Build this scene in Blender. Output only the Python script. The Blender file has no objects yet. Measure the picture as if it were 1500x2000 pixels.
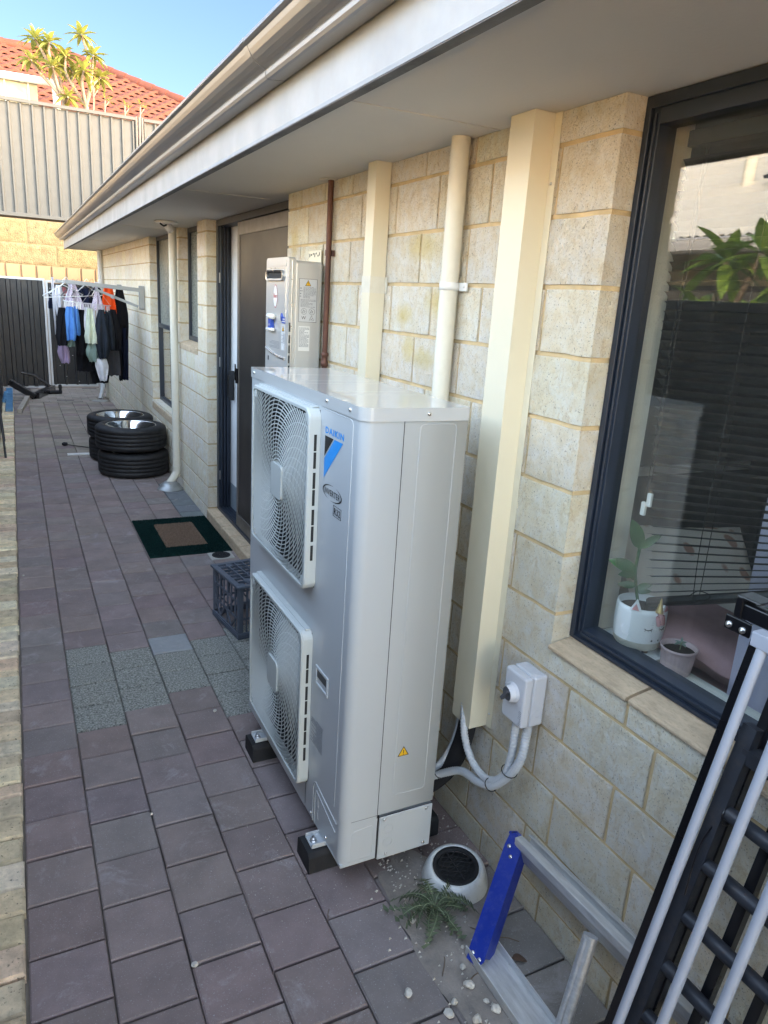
import bpy, bmesh, math, random
from mathutils import Vector, Matrix, noise
R_ = math.radians
rnd = random.Random(7)
sc = bpy.context.scene
col = sc.collection
# ------------------------------------------------------------------ camera
cam = bpy.data.cameras.new('camera'); camo = bpy.data.objects.new('camera', cam); col.objects.link(camo)
camo.matrix_world = Matrix(((0.89495829, 0.07092633, -0.44047601, 0), (-0.44189042, 0.27701498, -0.85322656, 0),
                            (0.06150222, 0.95824431, 0.27925852, 1.74), (0, 0, 0, 1)))
cam.sensor_fit = 'VERTICAL'; cam.sensor_height = 36; cam.lens = 1407.6 / 2000 * 36
cam.clip_start = 0.02; cam.clip_end = 3000
sc.camera = camo
# ------------------------------------------------------------------ sky, sun, exposure
EL, AZ = 20.0, 50.0                     # sun stands behind the camera, to the right
S = Vector((math.cos(R_(EL)) * math.sin(R_(AZ)), -math.cos(R_(EL)) * math.cos(R_(AZ)), math.sin(R_(EL))))
w = bpy.data.worlds.new('World'); sc.world = w; w.use_nodes = True
nt = w.node_tree; bg = nt.nodes['Background']
sky = nt.nodes.new('ShaderNodeTexSky'); sky.sky_type = 'NISHITA'; sky.sun_disc = False
sky.sun_elevation = R_(EL); sky.sun_rotation = math.atan2(S.x, S.y); sky.air_density = 1.0; sky.dust_density = 0.6; sky.ozone_density = 1.3
# added sky multiplier: dims low +y, brightens and warms the rest to fill shade
tcw = nt.nodes.new('ShaderNodeTexCoord'); dot = nt.nodes.new('ShaderNodeVectorMath'); dot.operation = 'DOT_PRODUCT'; dot.inputs[1].default_value = (.10, .93, .34)
mrw = nt.nodes.new('ShaderNodeMapRange'); mrw.interpolation_type = 'SMOOTHSTEP'; mrw.inputs[1].default_value = .45; mrw.inputs[2].default_value = .95; mrw.inputs[3].default_value = 0; mrw.inputs[4].default_value = 1
nt.links.new(tcw.outputs['Generated'], dot.inputs[0]); nt.links.new(dot.outputs['Value'], mrw.inputs[0])
cmw = nt.nodes.new('ShaderNodeMix'); cmw.data_type = 'RGBA'; cmw.inputs[6].default_value = (3.45, 2.70, 2.10, 1); cmw.inputs[7].default_value = (.28, .30, .335, 1); nt.links.new(mrw.outputs[0], cmw.inputs[0])
mulw = nt.nodes.new('ShaderNodeVectorMath'); mulw.operation = 'MULTIPLY'; nt.links.new(sky.outputs[0], mulw.inputs[0]); nt.links.new(cmw.outputs[2], mulw.inputs[1])
nt.links.new(mulw.outputs[0], bg.inputs[0]); bg.inputs[1].default_value = 0.15
sun = bpy.data.lights.new('sun', 'SUN'); sun.energy = 2.0; sun.angle = R_(0.5); sun.color = (1.0, 0.76, 0.48)
suno = bpy.data.objects.new('sun', sun); col.objects.link(suno)
suno.rotation_euler = S.to_track_quat('Z', 'Y').to_euler(); suno.location = (10, -10, 10)
sc.view_settings.view_transform = 'Standard'; sc.view_settings.look = 'None'
sc.view_settings.exposure = 2.68; sc.view_settings.gamma = 1.0
# ------------------------------------------------------------------ materials
MATS = {}
def lk(t, a, b): t.links.new(a, b)
def base_mat(name):
    m = bpy.data.materials.new(name); m.use_nodes = True
    t = m.node_tree; b = t.nodes['Principled BSDF']; MATS[name] = m
    return m, t, b
def tex_noise(t, scale, detail=4, rough=.55, vec=None, dist=0):
    n = t.nodes.new('ShaderNodeTexNoise'); n.inputs['Scale'].default_value = scale; n.inputs['Detail'].default_value = detail
    n.inputs['Roughness'].default_value = rough; n.inputs['Distortion'].default_value = dist
    lk(t, vec if vec is not None else coords(t), n.inputs['Vector']); return n.outputs['Fac']
def coords(t, scale=None):
    c = t.nodes.new('ShaderNodeTexCoord').outputs['Object']
    if scale:
        mp = t.nodes.new('ShaderNodeMapping'); mp.inputs['Scale'].default_value = scale; lk(t, c, mp.inputs[0]); return mp.outputs[0]
    return c
def ramp(t, fac, stops):
    r = t.nodes.new('ShaderNodeValToRGB'); e = r.color_ramp.elements
    while len(e) < len(stops): e.new(.5)
    for i, (p, c) in enumerate(stops):
        e[i].position = p; e[i].color = (c, c, c, 1) if not hasattr(c, '__len__') else (*c, 1)
    lk(t, fac, r.inputs[0]); return r.outputs[0]
def mix(t, fac, a, b, mode='MIX'):
    n = t.nodes.new('ShaderNodeMix'); n.data_type = 'RGBA'; n.blend_type = mode
    for s, v in ((n.inputs[0], fac), (n.inputs[6], a), (n.inputs[7], b)):
        if hasattr(v, 'links') or hasattr(v, 'is_linked'): lk(t, v, s)
        elif hasattr(v, '__len__'): s.default_value = (*v, 1)
        else: s.default_value = v if s.type == 'VALUE' else (v, v, v, 1)
    return n.outputs[2]
def bump(t, b, h, strength=.3, dist=.01, prev=None):
    n = t.nodes.new('ShaderNodeBump'); n.inputs['Strength'].default_value = strength; n.inputs['Distance'].default_value = dist
    lk(t, h, n.inputs['Height'])
    if prev is not None: lk(t, prev, n.inputs['Normal'])
    lk(t, n.outputs[0], b.inputs['Normal']); return n.outputs[0]
def M(name, c, rough=.5, metal=0, var=.08, vs=6, bmp=0, bs=60, coat=0, dirt=0, dirtc=(.2, .17, .13), spec=.5, stretch=None):
    """plain surface: colour with slight mottling, optional dirt and micro-bump"""
    m, t, b = base_mat(name)
    v = coords(t, stretch)
    n = tex_noise(t, vs, 5, .6, v)
    lo = tuple(max(0, x * (1 - var)) for x in c); hi = tuple(min(1, x * (1 + var)) for x in c)
    o = ramp(t, n, [(.3, lo), (.7, hi)])
    if dirt:
        d = ramp(t, tex_noise(t, vs * 3.3, 8, .7, v), [(.5, 0.0), (.72, 1.0)])
        f = t.nodes.new('ShaderNodeMath'); f.operation = 'MULTIPLY'; f.inputs[1].default_value = dirt
        s = t.nodes.new('ShaderNodeSeparateColor'); lk(t, d, s.inputs[0]); lk(t, s.outputs[0], f.inputs[0])
        o = mix(t, f.outputs[0], o, dirtc)
    lk(t, o, b.inputs['Base Color'])
    b.inputs['Roughness'].default_value = rough; b.inputs['Metallic'].default_value = metal
    b.inputs['Specular IOR Level'].default_value = spec
    rk = .2 if coat else 1
    rr = ramp(t, tex_noise(t, vs * 2.1, 3, .5, v), [(.3, max(0, rough - .06 * rk)), (.7, min(1, rough + .08 * rk))]); lk(t, rr, b.inputs['Roughness'])
    if coat: b.inputs['Coat Weight'].default_value = coat; b.inputs['Coat Roughness'].default_value = .12
    if bmp: bump(t, b, tex_noise(t, bs, 4, .6, v), bmp, .004)
    return m
def attr_col(t):
    a = t.nodes.new('ShaderNodeAttribute'); a.attribute_name = 'tone'; return a.outputs['Color']

def mat_block():
    m, t, b = base_mat('split_block')
    c = coords(t); a = attr_col(t)
    n1 = tex_noise(t, 15, 7, .75, c, .3); n2 = tex_noise(t, 34, 6, .7, c)
    o = ramp(t, n1, [(.30, (.80, .69, .49)), (.46, (.87, .80, .65)), (.62, (.90, .87, .79))])
    o = mix(t, .55, o, a, 'MULTIPLY')
    blot = ramp(t, tex_noise(t, 34, 6, .8, coords(t, (1, 1, .55)), .6), [(.545, 0.0), (.61, 1.0)])
    o = mix(t, mixf(t, blot, .42), o, (.64, .50, .29))
    pit = ramp(t, tex_noise(t, 210, 2, .5, c), [(.30, 1.0), (.37, 0.0)])
    o = mix(t, mixf(t, pit, .6), o, (.20, .15, .10))
    # yellow spray stains of the real wall
    tot = None
    for (y, z, ry, rz) in ((2.17, 1.75, .09, .05), (2.40, 1.70, .06, .04), (2.36, 1.585, .05, .05), (2.25, 1.56, .10, .035), (3.62, 2.0, .05, .07), (2.3, 1.93, .12, .05)):
        sx = t.nodes.new('ShaderNodeVectorMath'); sx.operation = 'SUBTRACT'; sx.inputs[1].default_value = (1.27, y, z); lk(t, c, sx.inputs[0])
        sm = t.nodes.new('ShaderNodeVectorMath'); sm.operation = 'MULTIPLY'; sm.inputs[1].default_value = (0, 1 / ry, 1 / rz); lk(t, sx.outputs[0], sm.inputs[0])
        le = t.nodes.new('ShaderNodeVectorMath'); le.operation = 'LENGTH'; lk(t, sm.outputs[0], le.inputs[0])
        ad = t.nodes.new('ShaderNodeMath'); ad.operation = 'ADD'; lk(t, le.outputs['Value'], ad.inputs[0])
        nn = t.nodes.new('ShaderNodeMath'); nn.operation = 'MULTIPLY'; nn.inputs[1].default_value = 1.6; lk(t, n2, nn.inputs[0]); lk(t, nn.outputs[0], ad.inputs[1])
        mr = t.nodes.new('ShaderNodeMapRange'); mr.inputs[1].default_value = 1.2; mr.inputs[2].default_value = 2.1; mr.inputs[3].default_value = 1; mr.inputs[4].default_value = 0
        lk(t, ad.outputs[0], mr.inputs[0])
        if tot is None: tot = mr.outputs[0]
        else:
            mx = t.nodes.new('ShaderNodeMath'); mx.operation = 'MAXIMUM'; lk(t, tot, mx.inputs[0]); lk(t, mr.outputs[0], mx.inputs[1]); tot = mx.outputs[0]
    fm = t.nodes.new('ShaderNodeMath'); fm.operation = 'MULTIPLY'; fm.inputs[1].default_value = .5; lk(t, tot, fm.inputs[0])
    o = mix(t, fm.outputs[0], o, (.72, .55, .12))
    lk(t, o, b.inputs['Base Color']); b.inputs['Roughness'].default_value = .92; b.inputs['Specular IOR Level'].default_value = .25
    p = bump(t, b, tex_noise(t, 26, 7, .75, c, .3), 1.0, .020)
    bump(t, b, tex_noise(t, 150, 4, .75, c), .9, .005, p)
    return m
def mixf(t, fac, k):
    f = t.nodes.new('ShaderNodeMath'); f.operation = 'MULTIPLY'; f.inputs[1].default_value = k
    lk(t, fac, f.inputs[0]); return f.outputs[0]
def mat_attr(name, rough, n1s, lo, hi, bs, bst, bdist, speck=None, speckc=(.6, .58, .55), pits=None, blotch=None, spec=.3):
    """colour from the per-piece 'tone' attribute, mottled"""
    m, t, b = base_mat(name); c = coords(t); a = attr_col(t)
    o = mix(t, 1.0, a, ramp(t, tex_noise(t, n1s, 6, .65, c), [(.3, lo), (.7, hi)]), 'MULTIPLY')
    if blotch: o = mix(t, mixf(t, ramp(t, tex_noise(t, blotch[0], 7, .75, c, .6), [(.56, 0.0), (.70, 1.0)]), blotch[1]), o, blotch[2])
    if speck: o = mix(t, mixf(t, ramp(t, tex_noise(t, speck, 2, .5, c), [(.64, 0.0), (.69, 1.0)]), .7), o, speckc)
    if pits: o = mix(t, mixf(t, ramp(t, tex_noise(t, pits, 3, .6, c), [(.30, 1.0), (.38, 0.0)]), .75), o, (.05, .045, .04))
    lk(t, o, b.inputs['Base Color']); b.inputs['Roughness'].default_value = rough; b.inputs['Specular IOR Level'].default_value = spec
    bump(t, b, tex_noise(t, bs, 5, .7, c), bst, bdist)
    return m
def mat_glass(name, tint=(.93, .95, .94), dust=.05, boost=1.0):
    m = bpy.data.materials.new(name); m.use_nodes = True; t = m.node_tree; t.nodes.clear(); MATS[name] = m
    out = t.nodes.new('ShaderNodeOutputMaterial'); tr = t.nodes.new('ShaderNodeBsdfTransparent'); tr.inputs[0].default_value = (*tint, 1)
    gl = t.nodes.new('ShaderNodeBsdfGlossy'); gl.inputs['Roughness'].default_value = .0; gl.inputs[0].default_value = (1, 1, 1, 1)
    fr = t.nodes.new('ShaderNodeFresnel'); ge = t.nodes.new('ShaderNodeNewGeometry'); io = t.nodes.new('ShaderNodeMapRange')
    io.inputs[3].default_value = 1.52; io.inputs[4].default_value = 1 / 1.52; lk(t, ge.outputs['Backfacing'], io.inputs[0]); lk(t, io.outputs[0], fr.inputs[0])
    mf = t.nodes.new('ShaderNodeMath'); mf.operation = 'MULTIPLY'; mf.inputs[1].default_value = boost; mf.use_clamp = True; lk(t, fr.outputs[0], mf.inputs[0])
    mx = t.nodes.new('ShaderNodeMixShader'); lk(t, mf.outputs[0], mx.inputs[0]); lk(t, tr.outputs[0], mx.inputs[1]); lk(t, gl.outputs[0], mx.inputs[2])
    df = t.nodes.new('ShaderNodeBsdfDiffuse'); df.inputs[0].default_value = (.55, .53, .48, 1)
    c = coords(t)
    sp = ramp(t, tex_noise(t, 260, 3, .6, c), [(.60, 0.0), (.70, 1.0)]); ar = ramp(t, tex_noise(t, 3.0, 4, .6, c), [(.42, 0.15), (.62, 1.0)])
    q = t.nodes.new('ShaderNodeMath'); q.operation = 'MULTIPLY'; lk(t, sp, q.inputs[0]); lk(t, ar, q.inputs[1])
    q2 = t.nodes.new('ShaderNodeMath'); q2.operation = 'MULTIPLY_ADD'; q2.inputs[1].default_value = dust; q2.inputs[2].default_value = dust * .08; lk(t, q.outputs[0], q2.inputs[0])
    m2 = t.nodes.new('ShaderNodeMixShader'); lk(t, q2.outputs[0], m2.inputs[0]); lk(t, mx.outputs[0], m2.inputs[1]); lk(t, df.outputs[0], m2.inputs[2])
    lk(t, m2.outputs[0], out.inputs[0]); return m
def mat_leaf(name, c, tr=.35, rough=.35):
    m, t, b = base_mat(name)
    o = ramp(t, tex_noise(t, 14, 4, .6), [(.3, tuple(x * .75 for x in c)), (.7, tuple(min(1, x * 1.3) for x in c))])
    lk(t, o, b.inputs['Base Color']); b.inputs['Roughness'].default_value = rough
    if tr:
        tl = t.nodes.new('ShaderNodeBsdfTranslucent'); lk(t, o, tl.inputs[0]); mx = t.nodes.new('ShaderNodeMixShader'); mx.inputs[0].default_value = tr
        out = t.nodes['Material Output']; lk(t, b.outputs[0], mx.inputs[1]); lk(t, tl.outputs[0], mx.inputs[2]); lk(t, mx.outputs[0], out.inputs[0])
    return m
def mat_sheer(name, c, alpha):
    m, t, b = base_mat(name); out = t.nodes['Material Output']
    d = t.nodes.new('ShaderNodeBsdfDiffuse'); d.inputs[0].default_value = (*c, 1); tl = t.nodes.new('ShaderNodeBsdfTranslucent'); tl.inputs[0].default_value = (*c, 1)
    m1 = t.nodes.new('ShaderNodeMixShader'); m1.inputs[0].default_value = .35; lk(t, d.outputs[0], m1.inputs[1]); lk(t, tl.outputs[0], m1.inputs[2])
    tp = t.nodes.new('ShaderNodeBsdfTransparent'); m2 = t.nodes.new('ShaderNodeMixShader'); m2.inputs[0].default_value = alpha
    lk(t, tp.outputs[0], m2.inputs[1]); lk(t, m1.outputs[0], m2.inputs[2]); lk(t, m2.outputs[0], out.inputs[0]); return m

BLOCK = mat_block()
MORTAR = M('mortar', (.58, .44, .25), .95, var=.18, vs=14, bmp=.6, bs=160, spec=.2)
SILLB = M('smooth_sill_brick', (.56, .43, .29), .88, var=.18, vs=14, dirt=.6, dirtc=(.30, .22, .14), bmp=.8, bs=220, stretch=(3, 1, 3))
PAVER = mat_attr('paver', .88, 7, .82, 1.15, 300, .5, .002, speck=240, speckc=(.34, .33, .35), blotch=(6, .5, (.40, .38, .38)))
AGG = mat_attr('exposed_aggregate', .88, 130, .1, 2.0, 180, 1.0, .009, speck=150, speckc=(.36, .38, .36), spec=.4)
EDGEB = mat_attr('weathered_edge_brick', .93, 18, 1.0, 1.85, 120, .8, .006, pits=75, blotch=(12, .4, (.13, .12, .10)))
LIME = mat_attr('limestone_block', .95, 10, .70, 1.25, 45, 1.0, .03, pits=34)
GROUND = M('sandy_soil', (.22, .18, .14), .95, var=.3, vs=5, bmp=.6, bs=60)
SAND = M('dusty_sand_film', (.25, .22, .195), .95, var=.3, vs=9, bmp=.5, bs=140, dirt=.5, dirtc=(.13, .12, .12))
CONC = M('concrete', (.30, .29, .27), .9, var=.2, vs=8, bmp=.4, bs=90)
ACL = M('glossy_lid_enamel', (.52, .53, .53), .30, var=.015, vs=2, coat=1.0); ACL.node_tree.nodes['Principled BSDF'].inputs['Coat Roughness'].default_value = .02
ACW = M('ivory_enamel', (.475, .50, .52), .32, var=.015, vs=2, coat=.25, bmp=.035, bs=420)
ACP = M('ivory_plastic', (.49, .52, .51), .42, var=.02, vs=3)
DARK = M('dark_void', (.012, .013, .014), .7, var=.1)
FAN = M('grey_fan_plastic', (.06, .063, .067), .5, var=.1)
STEEL = M('zinc_steel', (.62, .62, .62), .3, metal=1, var=.1)
RUBBER = M('black_rubber', (.012, .012, .014), .8, var=.2, bmp=.3, bs=120)
DUCT = M('cream_sheet_metal', (.68, .63, .49), .42, var=.02, vs=1.5, coat=.1)
PVC = M('painted_pvc', (.66, .63, .54), .5, var=.04, vs=3, dirt=.25, dirtc=(.45, .38, .26))
COPPER = M('dull_copper', (.12, .055, .04), .55, metal=.5, var=.25, vs=12, dirt=.3, dirtc=(.09, .06, .05), stretch=(1, 1, .2))
GUT = M('zincalume_gutter', (.27, .275, .285), .36, metal=.6, var=.09, vs=3, dirt=.35, dirtc=(.36, .34, .31), stretch=(1, .12, 2))
FASC = M('galvanised_fascia', (.29, .31, .34), .45, metal=.2, var=.14, vs=5, dirt=.6, dirtc=(.28, .29, .30), stretch=(1, .8, .8))
SOFF = M('painted_soffit', (.60, .57, .52), .8, var=.03, vs=1.2, bmp=.15, bs=90)
NAVY = M('navy_powdercoat', (.018, .026, .042), .42, var=.12, vs=9, coat=.1)
MESHM = M('security_mesh', (.035, .031, .028), .38, metal=.3, var=.02, vs=1)
BRONZE = M('bronze_frame', (.17, .155, .14), .38, metal=.5, var=.04)
CHAR = M('charcoal_sheet', (.016, .017, .020), .45, var=.12, vs=4, dirt=.2, dirtc=(.08, .08, .08))
GATEF = M('pale_grey_gate_frame', (.55, .56, .57), .45, var=.05)
FENCEG = M('mid_grey_sheet', (.052, .056, .056), .5, var=.03)
FENCEC = M('cream_sheet', (.25, .17, .095), .55, var=.05)
REDT = M('terracotta_tile', (.11, .028, .013), .75, var=.2, vs=4, bmp=.4, bs=60, dirt=.25, dirtc=(.10, .04, .03))
WHITEP = M('white_paint', (.74, .74, .72), .4, var=.03)
WHITET = M('white_tube_paint', (.38, .40, .46), .45, var=.05, vs=10, dirt=.25, dirtc=(.35, .36, .40), stretch=(1, 1, 1))
BLACKP = M('gloss_black_paint', (.006, .006, .008), .28, var=.2, coat=.3)
GREYP = M('worn_dark_grey_steel', (.034, .037, .046), .48, metal=.2, var=.25, vs=14, dirt=.3, dirtc=(.10, .07, .05), bmp=.1, bs=140)
BLUEP = M('scratched_blue_paint', (.008, .028, .27), .38, var=.08, vs=16, dirt=.10, dirtc=(.35, .37, .45))
ALU = M('scratched_aluminium', (.62, .62, .62), .40, metal=.45, var=.16, vs=20, dirt=.3, dirtc=(.34, .33, .31), stretch=(4, .6, 4), bmp=.1, bs=200)
CRATE = M('grey_blue_plastic', (.085, .10, .13), .5, var=.12, vs=10, dirt=.25, dirtc=(.11, .12, .13))
MATG = M('dark_green_pile', (.008, .030, .028), 1, var=.4, vs=130, bmp=1, bs=500, spec=.1)
MATB = M('coir_pile', (.27, .19, .14), 1, var=.45, vs=150, bmp=1, bs=500, spec=.1)
TYRE = M('tyre_rubber', (.011, .011, .013), .65, var=.3, vs=9, dirt=.45, dirtc=(.045, .042, .040))
RIM = M('polished_alloy', (.78, .79, .80), .12, metal=1, var=.04)
CLEAR = mat_glass('window_glass', dust=.14, boost=1.3)
FROST = M('frosted_glass', (.20, .22, .20), .28, var=.12, vs=60, bmp=.5, bs=90)
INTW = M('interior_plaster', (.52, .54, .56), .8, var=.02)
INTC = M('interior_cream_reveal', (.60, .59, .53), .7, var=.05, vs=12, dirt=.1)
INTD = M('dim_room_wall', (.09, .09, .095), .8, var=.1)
SILLI = M('white_window_board', (.66, .68, .63), .4, var=.05, dirt=.12, vs=14)
SLAT = M('black_blind_slat', (.012, .013, .014), .42, var=.15)
CURT = mat_sheer('sheer_lilac_voile', (.66, .66, .84), .82)
PINKC = M('dusty_pink_cloth', (.42, .26, .27), .95, var=.15, vs=12, bmp=.3, bs=40)
POTW = M('white_glazed_clay', (.72, .75, .77), .3, var=.03, coat=.3)
POTB = M('raw_clay', (.50, .49, .42), .8, var=.08)
POTP = M('blush_glazed_clay', (.56, .42, .42), .45, var=.05)
GOLD = M('gold_glaze', (.42, .29, .10), .35, metal=.7)
PINKE = M('pink_glaze', (.52, .24, .25), .5)
SOILM = M('potting_soil', (.03, .02, .014), .95, var=.5, vs=120, bmp=1, bs=150)
INK = M('black_ink', (.008, .008, .009), .5, var=.05)
LBLUE = M('sky_blue_ink', (.02, .27, .72), .4, var=.02)
NBLUE = M('deep_blue_ink', (.015, .06, .36), .4, var=.02)
REDI = M('red_ink', (.50, .04, .04), .4)
YELL = M('warning_yellow', (.75, .42, .01), .5)
LABELG = M('label_grey', (.56, .57, .58), .5)
LABELT = M('label_print', (.24, .25, .28), .6, var=.3, vs=200)
HEAT = M('silver_enamel', (.55, .545, .53), .34, metal=.35, var=.02, coat=.2)
SWG = M('light_grey_plastic', (.55, .56, .60), .45, var=.02)
CONDUIT = M('grey_flexible_conduit', (.50, .52, .55), .5, var=.05)
INSUL = M('black_foam_insulation', (.014, .014, .017), .75, var=.2, bmp=.3, bs=70)
STONE = M('pale_stone_chip', (.50, .47, .42), .85, var=.3, vs=40, bmp=.5, bs=90)
LEAFD = mat_leaf('weed_leaf', (.075, .10, .055), .15, .6)
STEMG = M('pale_green_stem', (.22, .26, .15), .6)
LEAFF = mat_leaf('frangipani_leaf', (.24, .25, .055), .35)
LEAFR = mat_leaf('broad_green_leaf', (.22, .34, .06), .3)
LEAFI = mat_leaf('glossy_dark_leaf', (.035, .10, .035), .1, .3)
BARK = M('grey_frangipani_bark', (.22, .17, .13), .85, var=.2, vs=14)
CREAMW = M('cream_render', (.72, .60, .38), .85, var=.05)
ROOFW = M('off_white_roof_sheet', (.86, .83, .72), .45, var=.06, dirt=.15)
CORD = M('black_cord', (.01, .01, .01), .5)
GRIPM = M('timber_grey', (.34, .31, .27), .7, var=.2, vs=8)
STEELB = M('blue_painted_steel', (.07, .20, .36), .45, var=.15)
RACKM = M('grey_powdercoat', (.30, .31, .31), .45, var=.03)
# ------------------------------------------------------------------ mesh builder
class MB:
    def __init__(s): s.v = []; s.f = []; s.t = []; s.s = []
    def add(s, vs, fs, tone=(1, 1, 1), smooth=False):
        k = len(s.v); s.v += [tuple(v) for v in vs]
        for f in fs: s.f.append(tuple(i + k for i in f)); s.t.append(tone); s.s.append(smooth)
        return s
    def box(s, x0, x1, y0, y1, z0, z1, M4=None, tone=(1, 1, 1)):
        vs = [Vector((x, y, z)) for z in (z0, z1) for y in (y0, y1) for x in (x0, x1)]
        if M4 is not None: vs = [M4 @ v for v in vs]
        return s.add(vs, [(0, 2, 3, 1), (4, 5, 7, 6), (0, 1, 5, 4), (2, 6, 7, 3), (0, 4, 6, 2), (1, 3, 7, 5)], tone)
    def cham(s, x0, x1, y0, y1, z0, z1, c, tone=(1, 1, 1), jit=0):
        """box with chamfered top edges (pavers, bricks)"""
        j = lambda: rnd.uniform(-jit, jit)
        lo = [(x0, y0, z0), (x1, y0, z0), (x1, y1, z0), (x0, y1, z0)]
        md = [(x0 + j(), y0 + j(), z1 - c), (x1 + j(), y0 + j(), z1 - c), (x1 + j(), y1 + j(), z1 - c), (x0 + j(), y1 + j(), z1 - c)]
        up = [(x0 + c, y0 + c, z1), (x1 - c, y0 + c, z1), (x1 - c, y1 - c, z1), (x0 + c, y1 - c, z1)]
        fs = [(8, 9, 10, 11)]
        for a in (0, 4):
            for i in range(4): fs.append((a + i, a + (i + 1) % 4, a + 4 + (i + 1) % 4, a + 4 + i))
        return s.add(lo + md + up, fs, tone)
    def tube(s, pts, r, seg=10, cap=True, tone=(1, 1, 1), square=False, closed=False):
        pts = [Vector(p) for p in pts]; n = len(pts); rs = r if hasattr(r, '__len__') else [r] * n
        k = len(s.v); up = None; rings = []
        for i, p in enumerate(pts):
            if closed: d = (pts[(i + 1) % n] - pts[i - 1])
            else: d = (pts[min(i + 1, n - 1)] - pts[max(i - 1, 0)])
            d.normalize()
            if up is None:
                up = Vector((0, 0, 1)) if abs(d.z) < .9 else Vector((0, 1, 0))
            a = d.cross(up)
            if a.length < 1e-5: a = d.cross(Vector((1, 0, 0)))
            a.normalize(); up = a.cross(d).normalized()
            ring = []
            for q in range(seg):
                th = 2 * math.pi * q / seg + (math.pi / 4 if square else 0)
                rr = rs[i] * (1.41421 if square else 1)
                ring.append(p + (a * math.cos(th) + up * math.sin(th)) * rr)
            rings.append(ring)
        vs = [v for g in rings for v in g]; fs = []
        for i in range(n if closed else n - 1):
            j = (i + 1) % n
            for q in range(seg): fs.append((i * seg + q, i * seg + (q + 1) % seg, j * seg + (q + 1) % seg, j * seg + q))
        s.add(vs, fs, tone, not square)
        if cap and not closed:
            s.add(rings[0], [tuple(reversed(range(seg)))], tone); s.add(rings[-1], [tuple(range(seg))], tone)
        return s
    def lathe(s, prof, c=(0, 0, 0), axis=(0, 0, 1), seg=32, tone=(1, 1, 1), smooth=True, cap=False, sweep=2 * math.pi):
        ax = Vector(axis).normalized(); a = ax.orthogonal().normalized(); b = ax.cross(a); c = Vector(c)
        vs = []; full = abs(sweep - 2 * math.pi) < 1e-6; ns = seg if full else seg + 1
        for (r, z) in prof:
            for q in range(ns):
                th = sweep * q / seg; vs.append(c + ax * z + (a * math.cos(th) + b * math.sin(th)) * r)
        fs = []
        for i in range(len(prof) - 1):
            for q in range(seg):
                q2 = (q + 1) % ns if full else q + 1
                fs.append((i * ns + q, i * ns + q2, (i + 1) * ns + q2, (i + 1) * ns + q))
        s.add(vs, fs, tone, smooth)
        if cap:
            s.add(vs[:ns], [tuple(reversed(range(ns)))], tone); s.add(vs[-ns:], [tuple(range(ns))], tone)
        return s
    def prism(s, pts, fn, a, b, tone=(1, 1, 1), smooth=False, caps=True):
        """outline pts (u,v) swept from a to b; fn(u,v,w)->xyz"""
        n = len(pts); vs = [fn(u, v, a) for u, v in pts] + [fn(u, v, b) for u, v in pts]
        s.add(vs, [(i, (i + 1) % n, n + (i + 1) % n, n + i) for i in range(n)], tone, smooth)
        if caps: s.add(vs[:n], [tuple(reversed(range(n)))], tone); s.add(vs[n:], [tuple(range(n))], tone)
        return s
    def quad(s, a, b, c, d, tone=(1, 1, 1)): return s.add([a, b, c, d], [(0, 1, 2, 3)], tone)
    def grid(s, nu, nv, fn, tone=(1, 1, 1), smooth=True):
        vs = [fn(i / nu, j / nv) for j in range(nv + 1) for i in range(nu + 1)]
        fs = [(j * (nu + 1) + i, j * (nu + 1) + i + 1, (j + 1) * (nu + 1) + i + 1, (j + 1) * (nu + 1) + i) for j in range(nv) for i in range(nu)]
        return s.add(vs, fs, tone, smooth)
    def build(s, name, mat, parent=None, bev=0, solid=0, recalc=True, off=0):
        me = bpy.data.meshes.new(name); me.from_pydata(s.v, [], s.f)
        me.polygons.foreach_set('use_smooth', s.s)
        at = me.attributes.new('tone', 'FLOAT_COLOR', 'CORNER'); dat = []
        for p, tn in zip(me.polygons, s.t):
            for _ in range(p.loop_total): dat += [tn[0], tn[1], tn[2], 1.0]
        at.data.foreach_set('color', dat)
        if recalc:
            bm = bmesh.new(); bm.from_mesh(me); bmesh.ops.recalc_face_normals(bm, faces=bm.faces); bm.to_mesh(me); bm.free()
        for m in (mat if isinstance(mat, list) else [mat]): me.materials.append(m)
        o = bpy.data.objects.new(name, me); col.objects.link(o)
        if parent is not None:
            o.parent = parent; o.matrix_parent_inverse = world(parent).inverted()
        if solid:
            md = o.modifiers.new('solid', 'SOLIDIFY'); md.thickness = solid; md.offset = off
        if bev:
            md = o.modifiers.new('bevel', 'BEVEL'); md.width = bev; md.segments = 2; md.limit_method = 'ANGLE'; md.angle_limit = R_(40)
        return o
def world(o):
    m = o.matrix_basis.copy()
    if o.parent: m = world(o.parent) @ o.matrix_parent_inverse @ m
    return m
def tag(o, label=None, cat=None, group=None, kind=None):
    if label: o['label'] = label
    if cat: o['category'] = cat
    if group: o['group'] = group
    if kind: o['kind'] = kind
    return o
def thing(name, label, cat, loc=(0, 0, 0), group=None):
    o = bpy.data.objects.new(name, None); col.objects.link(o); o.location = loc; o.empty_display_size = .05
    return tag(o, label, cat, group)
def struct(o): o['kind'] = 'structure'; return o
def dup(root, loc, rz=0, label=None):
    r = root.copy(); col.objects.link(r); r.location = loc; r.rotation_euler = (0, 0, rz)
    if label: r['label'] = label
    def rec(a, b):
        for ch in list(a.children):
            c = ch.copy(); col.objects.link(c); c.parent = b; c.matrix_parent_inverse = ch.matrix_parent_inverse.copy(); rec(ch, c)
    rec(root, r); return r
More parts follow.
